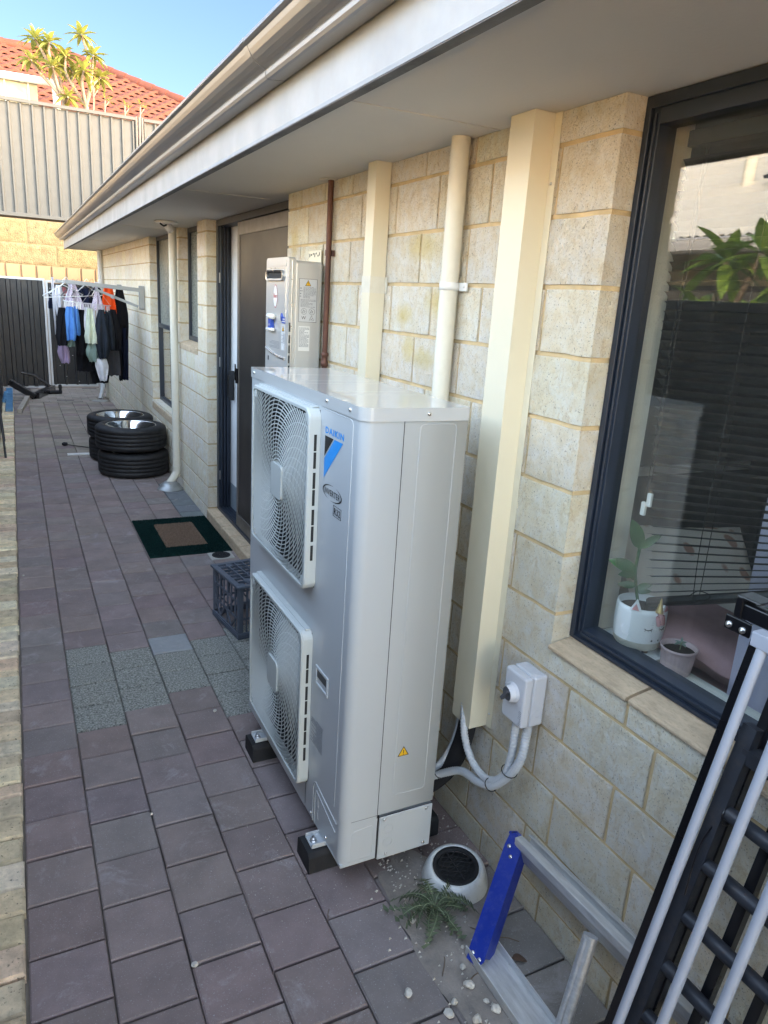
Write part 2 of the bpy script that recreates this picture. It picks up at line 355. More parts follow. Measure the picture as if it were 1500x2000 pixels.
def rrect(u0, u1, v0, v1, r, n=5):
    o = []
    for (cu, cv, a0) in ((u1 - r, v1 - r, 0), (u0 + r, v1 - r, 90), (u0 + r, v0 + r, 180), (u1 - r, v0 + r, 270)):
        for i in range(n + 1):
            a = R_(a0 + 90 * i / n); o.append((cu + r * math.cos(a), cv + r * math.sin(a)))
    return o
def catmull(pts, n=12):
    P = [Vector(p) for p in pts]; P = [P[0] * 2 - P[1]] + P + [P[-1] * 2 - P[-2]]; o = []
    for i in range(1, len(P) - 2):
        for k in range(n):
            t = k / n; a, b, c, d = P[i - 1:i + 3]
            o.append(.5 * ((2 * b) + (c - a) * t + (2 * a - 5 * b + 4 * c - d) * t * t + (3 * b - a - 3 * c + d) * t ** 3))
    o.append(P[-2]); return o
def resample(pts, step):
    o = [pts[0].copy()]; acc = 0
    for a, b in zip(pts, pts[1:]):
        L = (b - a).length
        while acc + L >= step:
            t = (step - acc) / L; a = a + (b - a) * t; L = (b - a).length; acc = 0; o.append(a.copy())
        acc += L
    return o
def text(s, org, xd, yd, h, mat, parent, name='lettering', bold=0, wid=None, thick=.0006, shear=0, sp=1.0):
    """flat raised lettering; org = lower-left corner"""
    cu = bpy.data.curves.new(name, 'FONT'); cu.body = s; cu.size = 1; cu.extrude = 0; cu.offset = bold; cu.shear = shear; cu.space_character = sp; cu.resolution_u = 2
    ob = bpy.data.objects.new('tmp', cu); col.objects.link(ob)
    dg = bpy.context.evaluated_depsgraph_get(); me = bpy.data.meshes.new_from_object(ob.evaluated_get(dg))
    bpy.data.objects.remove(ob)
    xs = [v.co.x for v in me.vertices]; ys = [v.co.y for v in me.vertices]
    x0, x1, y0, y1 = min(xs), max(xs), min(ys), max(ys)
    xd = Vector(xd); yd = Vector(yd); nd = xd.cross(yd); sy = h / (y1 - y0); sx = wid / (x1 - x0) if wid else sy
    mb = MB(); vs = [Vector(org) + xd * ((v.co.x - x0) * sx) + yd * ((v.co.y - y0) * sy) + nd * thick for v in me.vertices]
    mb.add(vs, [tuple(p.vertices) for p in me.polygons]); bpy.data.meshes.remove(me)
    return mb.build(name, mat, parent, recalc=False)
BRK = False
# ================================================================== GROUND AND PAVING
g = MB().quad((-120, -60, -.03), (120, -60, -.03), (120, 160, -.03), (-120, 160, -.03)).build('ground', GROUND); struct(g)
def vary(c, k):
    q = 1 + rnd.uniform(-k, k); return tuple(x * q * (1 + rnd.uniform(-.03, .03)) for x in c)
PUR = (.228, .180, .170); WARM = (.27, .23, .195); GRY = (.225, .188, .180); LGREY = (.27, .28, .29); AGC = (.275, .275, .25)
pv = MB(); ag = MB(); PW = .1957; offs = [0, -.085, -.182, -.282, -.372, -.470, -.560]
for ci in range(7):
    x0 = -.087 + ci * PW; x1 = min(x0 + PW - .003, 1.268)
    y = 2.678 - .1905 * 27 + offs[ci]
    while y < 11.82:
        ya, yb = y, min(y + .1875, 11.85); y += .1905
        ym = (ya + yb) / 2; zt = rnd.uniform(-.0015, .0015)
        if yb - ya < .03: continue
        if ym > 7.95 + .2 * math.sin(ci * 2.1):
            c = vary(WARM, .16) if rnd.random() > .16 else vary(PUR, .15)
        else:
            c = vary(PUR, .09) if rnd.random() > .14 else vary(GRY, .08)
        if ci >= 5 and ym < 1.62: c = vary((.22, .198, .185), .10); zt -= .004
        if ci == 6 and 5.6 < ym < 6.7: c = vary((.15, .165, .17), .12)
        if ci == 4 and ym < 1.62: c = vary((.215, .185, .175), .1)
        agg = (ci == 1 and 2.80 < ym < 3.57) or (ci == 2 and 2.88 < ym < 3.47) or (ci == 3 and 2.98 < ym < 3.37) or (ci == 4 and 2.66 < ym < 3.44) or (ci == 5 and 2.66 < ym < 3.5)
        if ci == 3 and 3.37 <= ym < 3.56: c = LGREY
        # joints: small random gap so that the grid is not perfect
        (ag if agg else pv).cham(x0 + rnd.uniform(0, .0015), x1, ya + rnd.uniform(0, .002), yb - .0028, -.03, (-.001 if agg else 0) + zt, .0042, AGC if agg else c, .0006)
yy = 11.86; row = 0
while yy < 13.45:                               # running bond at the far end
    x = -.30 + (.115 if row % 2 else 0)
    while x < 3.4:
        xa, xb = max(x, -.24), x + .226
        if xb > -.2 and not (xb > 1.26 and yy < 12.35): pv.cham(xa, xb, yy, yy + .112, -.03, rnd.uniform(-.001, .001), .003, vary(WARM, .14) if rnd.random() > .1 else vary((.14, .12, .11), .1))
        x += .23
    yy += .116; row += 1
struct(pv.build('paving', PAVER)); struct(ag.build('exposed_aggregate_paving', AGG))
eb = MB(); y = -1.0
while y < 12.6:
    L = rnd.choice((.075, .105, .112, .118, .11)); t = rnd.choice(((.46, .38, .25), (.48, .41, .28), (.42, .34, .22), (.42, .31, .22), (.47, .41, .30), (.38, .32, .22)))
    eb.cham(-.235, -.094 + rnd.uniform(-.003, .003), y, y + L - .004, -.05, rnd.uniform(-.004, .004), .008, vary(t, .12), .002); y += L
struct(eb.build('brick_edging', EDGEB))
# dusty soil with sand beside the drain
sp = MB()
def inpatch(u, v):
    a = u * 2 * math.pi; r = v * (1 + .28 * noise.noise(Vector((math.cos(a) * 1.3, math.sin(a) * 1.3, 3))) + .1 * noise.noise(Vector((math.cos(a) * 5, math.sin(a) * 5, 1))))
    x = 1.0 + .125 * r * math.cos(a); y = 1.36 + .40 * r * math.sin(a)
    return (min(x, 1.266), y, .0035 * (1 - v) + .0006 + .001 * noise.noise(Vector((x * 30, y * 30, 0))))
sp.grid(64, 8, inpatch); o = sp.build('sand_patch', SAND); struct(o)
# ================================================================== THE HOUSE
XW = 1.272
house = thing('house', 'single storey house of cream split-face blocks with wide eave, sliding door and dark framed windows', 'house', (1.272, 4, 0))
OPEN = [(-1.0, 1.405, .855, 2.3), (3.725, 5.514, -.1, 2.3), (5.812, 6.50, 1.27, 2.3), (6.86, 8.02, .56, 2.3)]
Y0, Y1 = -4.5, 12.34
blk = MB(); zs = [2.150 - .1722 * k for k in range(0, 13)]
courses = [(2.1563, 2.227, 1)] + [(zs[k + 1] + .0063, zs[k] - .0063, k) for k in range(0, 12)] + [(-.03, zs[12] - .0063, 12)]
def blockgeo(a, b, z0, z1, tone, ci):
    nu = max(2, int((b - a) / .05)); nv = max(2, int((z1 - z0) / .045))
    def f(u, v):
        y = a + (b - a) * u; z = z0 + (z1 - z0) * v
        e = min(u, 1 - u) * (b - a); e2 = min(v, 1 - v) * (z1 - z0); k = min(1, min(e, e2) / .012)
        d = noise.noise(Vector((y * 14, z * 14, ci * 3.1))) * .0045 + noise.noise(Vector((y * 40, z * 40, ci))) * .002
        return (XW + (1 - k) * .002 - d * k * .7, y + noise.noise(Vector((y * 40, z * 9, 5))) * .002 * (1 - k), z + noise.noise(Vector((y * 25, z * 9, 9))) * .0025 * (1 - k))
    m = MB(); m.grid(nu, nv, f)
    n = nu + 1; border = [i for i in range(n)] + [j * n + nu for j in range(1, nv + 1)] + [nv * n + i for i in range(nu - 1, -1, -1)] + [j * n for j in range(nv - 1, 0, -1)]
    k = len(m.v); m.v += [(XW + .085, m.v[i][1], m.v[i][2]) for i in border]; L = len(border)
    fs = list(m.f) + [(border[i], border[(i + 1) % L], k + (i + 1) % L, k + i) for i in range(L)]
    blk.add(m.v, m.f, tone, True); kk = len(blk.v)
    blk.add([m.v[i] for i in border] + m.v[k:], [(i, (i + 1) % L, L + (i + 1) % L, L + i) for i in range(L)], tone, False)
for (z0, z1, ci) in courses:
    zm = (z0 + z1) / 2; ph = (1.31 if ci % 2 == 0 else 1.41)
    js = [ph + .303 * n for n in range(-22, 40)]
    for a, b in zip(js, js[1:]):
        a = max(a, Y0) + .006; b = min(b, Y1) - .006
        segs = [(a, b)] if b - a > .02 else []; under = []
        for (oa, ob_, oz0, oz1) in OPEN:
            if oz0 - .03 < zm < oz1:
                ns = []
                for (p, q) in segs:
                    p = oa if abs(p - oa) < .03 else (ob_ if abs(p - ob_) < .03 else p); q = oa if abs(q - oa) < .03 else (ob_ if abs(q - ob_) < .03 else q)
                    if oz0 - .012 - z0 > .03 and min(q, ob_) - max(p, oa) > .03: under.append((max(p, oa + .001), min(q, ob_ - .001), oz0 - .012))
                    if q <= oa or p >= ob_: ns.append((p, q)); continue
                    if p < oa: ns.append((p, oa))
                    if q > ob_: ns.append((ob_, q))
                segs = ns
        for (p, q, zt_) in under: s = 1 + rnd.uniform(-.08, .08); blockgeo(p, q, z0, zt_, (s, s, s * .96), ci + p)
        for (p, q) in segs:
            if q - p > .012:
                s = 1 + rnd.uniform(-.14, .06); t_ = (s, s * rnd.uniform(.95, 1.0), s * rnd.uniform(.86, 1.0))
                blockgeo(p, q, z0, z1, t_, ci + p)
blk.build('block_wall', BLOCK, house, recalc=False)
mt = MB(); XM = 1.2785
ys = sorted({Y0, Y1} | {v for o_ in OPEN for v in o_[:2]})
for a, b in zip(ys, ys[1:]):
    m_ = (a + b) / 2; o_ = [q for q in OPEN if q[0] <= m_ <= q[1]]
    ins = .003
    if o_: mt.box(XM, 1.355, a - .002, b + .002, -.05, o_[0][2] - .012)
    else: mt.box(XM, 1.355, a + (ins if a > Y0 else 0), b - (ins if b < Y1 else 0), -.05, 2.2275)
mt.build('mortar_joints', MORTAR, house)
# brick sills: near window, tall window, little window, door step
def sill(name, y0, y1, zf, zb, xf, xb, step, h, par, tone_front=None):
    s = MB(); y = y1
    while y > y0 + .01:
        a = max(y - step, y0)
        p = [(xf, zf - h), (xb, zf - h), (xb, zb), (xf + .004, zf), (xf, zf - .004)]
        s.prism(p, lambda u, v, w_: (u, w_, v), a + .005, y - .001 if y == y1 else y - .005)
        y = a
    s.build(name, SILLB, par, bev=.002)
sill('window_sill', -1.0, 1.403, .858, .874, 1.262, 1.36, .30, .012, house)
sill('tall_window_sill', 6.862, 8.018, .57, .59, 1.266, 1.36, .30, .07, house)
sill('small_window_sill', 5.814, 6.498, 1.30, 1.325, 1.266, 1.36, .23, .05, house)
sill('door_step', 3.727, 5.512, .075, .082, 1.262, 1.345, .235, .10, house)
# eave: soffit sheets, fascia, gutter
so = MB(); y = -4.6; ends = [-4.6, -.9, 1.9, 4.02, 6.85, 9.6, 12.86]
for a, b in zip(ends, ends[1:]): so.box(.80, 3.0, a + .002, b - .002, 2.228, 2.235)
so.build('eave_soffit', SOFF, house)
for a in ends[1:-1]: MB().box(.80, 1.271, a - .006, a + .006, 2.2255, 2.2279).build('soffit_joint_strip', SOFF, house)
fa = MB(); fa.prism([(.768, 2.222), (.80, 2.222), (.80, 2.2275), (.786, 2.2275), (.786, 2.43), (.772, 2.43), (.772, 2.235)], lambda u, v, w_: (u, w_, v), -4.6, 12.87); fa.box(.786, 1.27, 12.858, 12.872, 2.2275, 2.40)
fa.build('fascia', FASC, house)
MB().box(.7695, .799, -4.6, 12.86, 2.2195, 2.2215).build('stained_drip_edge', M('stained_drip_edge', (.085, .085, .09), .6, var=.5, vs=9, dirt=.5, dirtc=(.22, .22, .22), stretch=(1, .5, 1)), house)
gp = [(.770, 2.380), (.769, 2.352), (.766, 2.3495), (.722, 2.345), (.714, 2.346), (.709, 2.353), (.708, 2.363), (.711, 2.370), (.700, 2.3735), (.688, 2.379), (.676, 2.387), (.666, 2.397), (.658, 2.409), (.653, 2.420), (.646, 2.4225), (.641, 2.426), (.641, 2.434), (.648, 2.437), (.655, 2.432)]
gu = MB(); n = len(gp)
seams = [-4.6, -1.2, 2.32, 5.9, 9.4, 12.86]
for a, b in zip(seams, seams[1:]):
    vs = [(x, y, z) for y in (a, b) for x, z in gp]; gu.add(vs, [(i, i + 1, n + i + 1, n + i) for i in range(n - 1)], smooth=False)
gu.build('gutter', GUT, house, solid=.002)
for a in seams[1:-1]:
    gs = MB(); vs = [(x - .0018 if x < .72 else x, y, z - (.0018 if z < 2.40 else 0)) for y in (a - .02, a + .02) for x, z in gp]; gs.add(vs, [(i, i + 1, n + i + 1, n + i) for i in range(n - 1)]); gs.build('gutter_seam_band', GUT, house, solid=.0015)
ec = MB(); ec.prism(gp[:-2] + [(.77, 2.434)], lambda u, v, w_: (u, w_, v), 12.862, 12.868); ec.build('gutter_end_cap', GUT, house)
rf = MB()
A, B_, C_, D_ = (.665, -4.7, 2.438), (.665, 12.95, 2.438), (9.5, 12.95, 2.41), (9.5, -4.7, 2.41)
r0, r1 = (5.08, -.3, 4.24), (5.08, 8.55, 4.24)
rf.add([A, B_, C_, D_, r0, r1], [(0, 4, 5, 1), (1, 5, 2), (2, 5, 4, 3), (3, 4, 0), (0, 1, 2, 3)])
rf.build('roof', M('dark_roof_sheet', (.16, .155, .15), .5, var=.08), house)
# other outer walls (seen only from elsewhere) and the gable side
ow = MB(); ow.box(1.36, 8.6, Y1 - .10, Y1, -.03, 2.227); ow.box(1.36, 8.6, Y0, Y0 + .1, -.03, 2.227)
ow.box(8.5, 8.6, Y0 + .1, 3.0, -.03, 2.227); ow.box(8.5, 8.6, 6.4, Y1 - .1, -.03, 2.227); ow.build('rear_wall', CREAMW, house)
cs = MB().box(1.235, 1.272, 12.30, 12.345, 0, 2.2265); cs.build('corner_trim', PVC, house)
# ------------------------------------------------------------------ rooms behind the openings
rm = MB()
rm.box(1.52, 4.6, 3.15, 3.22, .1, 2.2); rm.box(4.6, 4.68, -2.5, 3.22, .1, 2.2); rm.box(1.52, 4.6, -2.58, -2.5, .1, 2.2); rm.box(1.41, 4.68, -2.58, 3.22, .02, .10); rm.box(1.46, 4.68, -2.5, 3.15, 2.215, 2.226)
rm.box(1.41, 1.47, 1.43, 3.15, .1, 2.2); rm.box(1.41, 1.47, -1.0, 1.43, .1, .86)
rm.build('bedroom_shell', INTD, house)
rv = MB(); rv.box(1.402, 1.482, 1.388, 1.43, .885, 2.2); rv.build('window_reveal', INTC, house)
ib = MB(); ib.box(1.402, 1.478, -1.0, 1.388, .862, .884); ib.build('window_board', SILLI, house, bev=.002)
tr = MB(); tr.box(1.62, 1.655, 2.28, 2.32, .1, 2.2); tr.box(1.66, 3.2, 2.30, 2.32, 1.06, 1.10); tr.box(1.70, 1.72, 2.30, 2.32, 1.10, 2.2); tr.build('wardrobe_trim', M('dim_white_trim', (.34, .35, .37), .5), house)
lv = MB()
lv.box(1.45, 8.4, 6.02, 6.10, .05, 2.2); lv.box(1.46, 2.2, 3.40, 3.46, .05, 2.2); lv.box(1.44, 8.5, 3.3, 6.10, -.03, .045); lv.box(1.44, 8.5, 3.3, 6.1, 2.21, 2.2255)
lv.build('living_room_shell', INTW, house)
sk = MB(); sk.box(1.45, 6.4, 6.006, 6.019, .05, .30); sk.build('tiled_skirting', M('bluegrey_skirting', (.22, .25, .29), .5), house)
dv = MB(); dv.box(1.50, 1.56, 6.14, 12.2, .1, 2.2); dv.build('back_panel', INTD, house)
# ------------------------------------------------------------------ near window
win = MB(); JY = 1.4035
win.box(1.345, 1.402, 1.366, JY, .874, 2.2265); win.box(1.345, 1.402, -1.0, 1.366, .874, .908); win.box(1.345, 1.402, -1.0, 1.366, 2.166, 2.2265)
win.box(1.334, 1.3455, 1.386, JY, .874, 2.2265); win.box(1.334, 1.3455, -1.0, 1.386, .874, .884); win.box(1.334, 1.3455, -1.0, 1.386, 2.20, 2.2265)
win.box(1.338, 1.3455, -1.0, 1.366, .892, .900); win.box(1.338, 1.3455, 1.373, 1.378, .90, 2.19)
wf = win.build('window_frame', NAVY, house, bev=.0015)
MB().box(1.374, 1.379, -1.0, 1.3665, .9075, 2.1665).build('window_pane', CLEAR, wf)
# ------------------------------------------------------------------ tall frosted window, small window
tw = MB(); tw.box(1.345, 1.39, 7.985, 8.018, .59, 2.2265); tw.box(1.345, 1.39, 6.862, 6.895, .59, 2.2265); tw.box(1.345, 1.39, 6.895, 7.985, .59, .625); tw.box(1.345, 1.39, 6.895, 7.985, 2.19, 2.2265); tw.box(1.345, 1.39, 6.895, 7.985, 1.345, 1.385)
tf = tw.build('tall_window_frame', NAVY, house, bev=.002)
MB().box(1.368, 1.374, 6.893, 7.987, 1.383, 2.192).build('frosted_pane', FROST, tf)
MB().box(1.368, 1.374, 6.893, 7.987, .623, 1.347).build('clear_pane', CLEAR, tf)
tw = MB(); tw.box(1.345, 1.39, 6.466, 6.498, 1.325, 2.2265); tw.box(1.345, 1.39, 5.814, 5.846, 1.325, 2.2265); tw.box(1.345, 1.39, 5.846, 6.466, 1.325, 1.36); tw.box(1.345, 1.39, 5.846, 6.466, 2.19, 2.2265)
tf = tw.build('small_window_frame', NAVY, house, bev=.002)
MB().box(1.368, 1.374, 5.844, 6.468, 1.358, 2.192).build('frosted_pane', FROST, tf)
# ------------------------------------------------------------------ sliding door
dr = MB(); dr.box(1.345, 1.44, 5.46, 5.512, .082, 2.2265); dr.box(1.345, 1.44, 3.727, 3.77, .082, 2.2265); dr.box(1.345, 1.44, 3.77, 5.46, 2.185, 2.2265); dr.box(1.345, 1.44, 3.77, 5.46, .082, .105)
for k in range(4): dr.box(1.352 + k * .022, 1.357 + k * .022, 3.77, 5.46, .105, .113)
for k in range(3): dr.box(1.358 + k * .024, 1.368 + k * .024, 5.435, 5.46, .105, 2.185)
df = dr.build('sliding_door_frame', NAVY, house, bev=.0015)
MB().box(1.442, 1.450, 4.0, 5.50, .30, 2.19).build('white_inner_blind', M('white_blind_cloth', (.66, .68, .70), .9, var=.03), house); MB().box(1.440, 1.449, 4.0, 5.50, .10, .299).build('grey_inner_base', M('blue_grey_base', (.20, .24, .28), .8), house)
hd = MB(); hd.box(1.400, 1.440, 5.36, 5.375, .96, 1.18); hd.box(1.390, 1.402, 5.33, 5.375, .99, 1.15); hd.build('door_handle', BLACKP, house, bev=.003)
for z in (1.80, .93 + .27, .33): MB().box(1.352, 1.360, 5.448, 5.461, z, z + .07).build('strike_plate', STEEL, df)
sd = MB(); sd.box(1.352, 1.372, 4.92, 4.965, .11, 2.18); sd.box(1.352, 1.372, 3.80, 3.85, .11, 2.18); sd.box(1.352, 1.372, 3.85, 4.92, 2.10, 2.18); sd.box(1.352, 1.372, 3.85, 4.92, .11, .20)
sdo = sd.build('security_screen_frame', BRONZE, house, bev=.002)
MB().box(1.358, 1.362, 3.848, 4.922, .198, 2.102).build('screen_mesh', MESHM, sdo)
sh = MB(); sh.box(1.338, 1.352, 4.93, 4.955, 1.14, 1.24); sh.box(1.33, 1.338, 4.935, 4.95, 1.16, 1.27); sh.build('screen_lock', BLACKP, sdo, bev=.002)
# ================================================================== AIR CONDITIONER
AX0, AX1, AY0, AY1, AZ0, AZT = .765, 1.075, 1.623, 2.600, .085, 1.455
ac = thing('air_conditioner', 'large ivory outdoor air conditioner with two stacked fans standing on the pavers', 'air conditioner', (.92, 2.1, 0))
def acout(x0, x1, y0, y1, r, n=8):
    o = []
    for i in range(n + 1):
        a = R_(180 + 90 * i / n); o.append((x0 + r + r * math.cos(a), y0 + r + r * math.sin(a)))
    o += [(x1, y0), (x1, y1), (x0, y1)]; return o
cz = MB(); o2 = acout(AX0, AX1, AY0, AY1, .032); nn = len(o2)
# shell without its front face (last edge = front)
vs = [(x, y, .243) for x, y in o2] + [(x, y, AZT) for x, y in o2]
cz.add(vs, [(i, (i + 1) % nn, nn + (i + 1) % nn, nn + i) for i in range(nn - 1)], smooth=True)
FC = [(2.205, 1.160), (2.205, .462)]; FR = .245
def plate_hole(mb, x, y0, y1, z0, z1, cy, cz_, r, seg=64):
    angs = sorted(set([2 * math.pi * i / seg for i in range(seg)] + [math.atan2(b - cz_, a - cy) % (2 * math.pi) for a in (y0, y1) for b in (z0, z1)]))
    inn = []; out = []
    for a in angs:
        c, s_ = math.cos(a), math.sin(a); t = min([((y1 if c > 0 else y0) - cy) / c if abs(c) > 1e-9 else 9, ((z1 if s_ > 0 else z0) - cz_) / s_ if abs(s_) > 1e-9 else 9])
        inn.append((x, cy + r * c, cz_ + r * s_)); out.append((x, cy + t * c, cz_ + t * s_))
    k = len(angs); mb.add(inn + out, [(i, (i + 1) % k, k + (i + 1) % k, k + i) for i in range(k)])
for cy, cc in FC: plate_hole(cz, AX0, 1.93, 2.48, cc - .275, cc + .275, cy, cc, FR)
def fq(y0, y1, z0, z1): cz.quad((AX0, y0, z0), (AX0, y1, z0), (AX0, y1, z1), (AX0, y0, z1))
fq(AY0 + .032, 1.93, .243, AZT); fq(2.48, AY1, .243, AZT); fq(1.93, 2.48, FC[0][1] + .275, AZT); fq(1.93, 2.48, FC[1][1] + .275, FC[0][1] - .275)
fq(1.93, 2.48, .187, FC[1][1] - .275); fq(1.93, AY1, AZ0, .187); fq(2.48, AY1, .187, .243)
o3 = acout(AX0 + .002, AX1, AY0 + .002, AY1, .031); n3 = len(o3)
casing = cz.build('casing', ACW, ac, recalc=False)
# base skirt below the front panel
bs = MB(); vs = [(x, y, AZ0) for x, y in o3[:9]] + [(x, y, .2415) for x, y in o3[:9]]; bs.add(vs, [(i, i + 1, 10 + i, 9 + i) for i in range(8)], smooth=True)
bs.quad((AX0 + .002, AY0 + .033, AZ0), (AX0 + .002, 1.93, AZ0), (AX0 + .002, 1.93, .2415), (AX0 + .002, AY0 + .033, .2415))
bs.quad((AX0 + .033, AY0 + .002, AZ0), (.884, AY0 + .002, AZ0), (.884, AY0 + .002, .2415), (AX0 + .033, AY0 + .002, .2415))
bs.box(AX0 + .004, AX1 - .004, AY0 + .006, AY1 - .004, AZ0 - .006, AZ0 + .004)
bs.build('base_skirt', ACW, ac, recalc=False)
pc = MB(); pc.box(.889, AX1 + .001, AY0 - .003, AY0 + .03, AZ0 - .008, .232); pc.build('pipe_cover', ACW, ac, bev=.003)
def seam(y, z0, z1, x): return MB().box(x - .0009, x + .0009, AY0 - .0006, AY0 + .001, z0, z1)
sm = seam(0, .232, AZT, .8815); sm.box(.884, .8885, AY0 - .001, AY0 + .002, AZ0, .2415); sm.box(.889, AX1, AY0 - .0006, AY0 + .001, .2325, .2345); sm.box(AX0 + .03, .884, AY0 + .0006, AY0 + .0012, .2412, .2432)
sm.build('panel_gap', INK, ac)
# embossed outlines on near panel and front
def emb(mb, pts, r=.0012, closed=False): mb.tube(pts, r, 6, True, closed=closed)
em = MB()
def P1(x, z): return (x, AY0 + .0002, z)
pr = rrect(.930, 1.040, .300, 1.440, .012, 4); emb(em, [P1(a, b) for a, b in pr], closed=True)
def F1(y, z): return (AX0 - .0002, y, z)
emb(em, [F1(1.895, 1.442), F1(1.70, 1.442), F1(1.688, 1.438), F1(1.684, 1.428), F1(1.686, .262)])
emb(em, [F1(1.855, .085), F1(1.856, .215), F1(1.850, .235), F1(1.837, .245), F1(1.82, .24), F1(1.665, .215)], .002)
emb(em, [F1(1.838, .085), F1(1.839, .20), F1(1.83, .217), F1(1.818, .215), F1(1.67, .18)], .0015)
for (y, z) in ((1.80, .185), (1.80, .14)):
    emb(em, [F1(y + .013 * math.sin(a / 10), z + .022 * math.cos(a / 10)) for a in range(8, 28, 2)], .0008)
emb(em, [(a, AY0 + .0018, b) for a, b in ((.80, .11), (.80, .19), (.808, .205), (.865, .21), (.872, .20), (.872, .11))], .0008)
emb(em, [P1(.79, .098), P1(.87, .098), P1(.87, .11)], .0008)
for (x, z) in ((.922, .185), (.922, .138)):
    emb(em, [(x + .016 * math.cos(a * .4), AY0 - .0032, z + .016 * math.sin(a * .4)) for a in range(16)], .0007, closed=True)
emb(em, [(AX0 + .0018, 1.665, .088), (AX0 + .0018, 1.77, .088)], .001)
em.build('embossed_line', ACW, ac)
# lid
ld = MB(); lo = acout(AX0 - .004, AX1 + .002, AY0 - .004, AY1 + .004, .036); ld.prism(lo, lambda u, v, w_: (u, v, w_), AZT - .006, 1.484)
lid = ld.build('lid', ACL, ac, bev=.005)
for y in (1.86, 1.93, 2.12, 2.19, 2.36):
    le = MB(); emb(le, [(.80, y, 1.4838), (1.04, y, 1.4838)], .0006); le.build('embossed_line', ACL, lid)
sc_ = None
def screw(mb, p, ax, r=.0055): MB().lathe([(r, 0), (r, .0025), (r * .7, .0042), (.0001, .0045)], p, ax, 12).build('screw', STEEL, ac)
for y in (1.70, 1.86, 2.56): screw(sc_, (AX0 - .004, y, 1.468), (-1, 0, 0))
for x in (.95,): screw(sc_, (x, AY0 - .004, 1.468), (0, -1, 0))
for x, z in ((.906, .222), (1.052, .222), (.918, .094), (1.050, .094)): screw(sc_, (x, AY0 - .003, z), (0, -1, 0))
screw(sc_, (AX0 - .0, 1.87, .105), (-1, 0, 0)); screw(sc_, (AX0, 1.74, .108), (-1, 0, 0))
hr = MB(); y0, y1, z0, z1 = 1.782, 1.862, .594, .640
for (a, b, c, d) in ((y0 - .01, y1 + .01, z1, z1 + .010), (y0 - .01, y1 + .01, z0 - .010, z0), (y0 - .01, y0, z0, z1), (y1, y1 + .01, z0, z1)): hr.box(AX0 - .004, AX0 + .001, a, b, c, d)
hr.build('grip_rim', ACW, ac, bev=.002)
MB().box(AX0 - .001, AX0 + .0005, y0, y1, z0 + .018, z1).build('grip_shadow_gap', FAN, ac)
# fan bells, fans
for fi, (cy, cc) in enumerate(FC):
    bell = MB().lathe([(FR, 0), (FR - .006, .012), (FR - .008, .13)], (AX0, cy, cc), (1, 0, 0), 48); bell.build('fan_shroud', DARK, ac, recalc=False)
    bk = MB().lathe([(.0001, .132), (FR, .132)], (AX0, cy, cc), (1, 0, 0), 32); bk.build('fan_backing', DARK, ac)
    fn = MB(); fn.lathe([(.0001, .02), (.05, .024), (.055, .10)], (AX0, cy, cc), (1, 0, 0), 24)
    for k in range(3):
        a0 = 2.1 * k + .5 + fi
        def f(u, v, a0=a0):
            r = .05 + .175 * v; a = a0 + (u - .5) * (1.5 - .25 * v) + .35 * v
            return (AX0 + .05 + .055 * (u - .3), cy + r * math.cos(a), cc + r * math.sin(a))
        fn.grid(8, 8, f)
    fn.build('fan', FAN, ac, solid=.003)
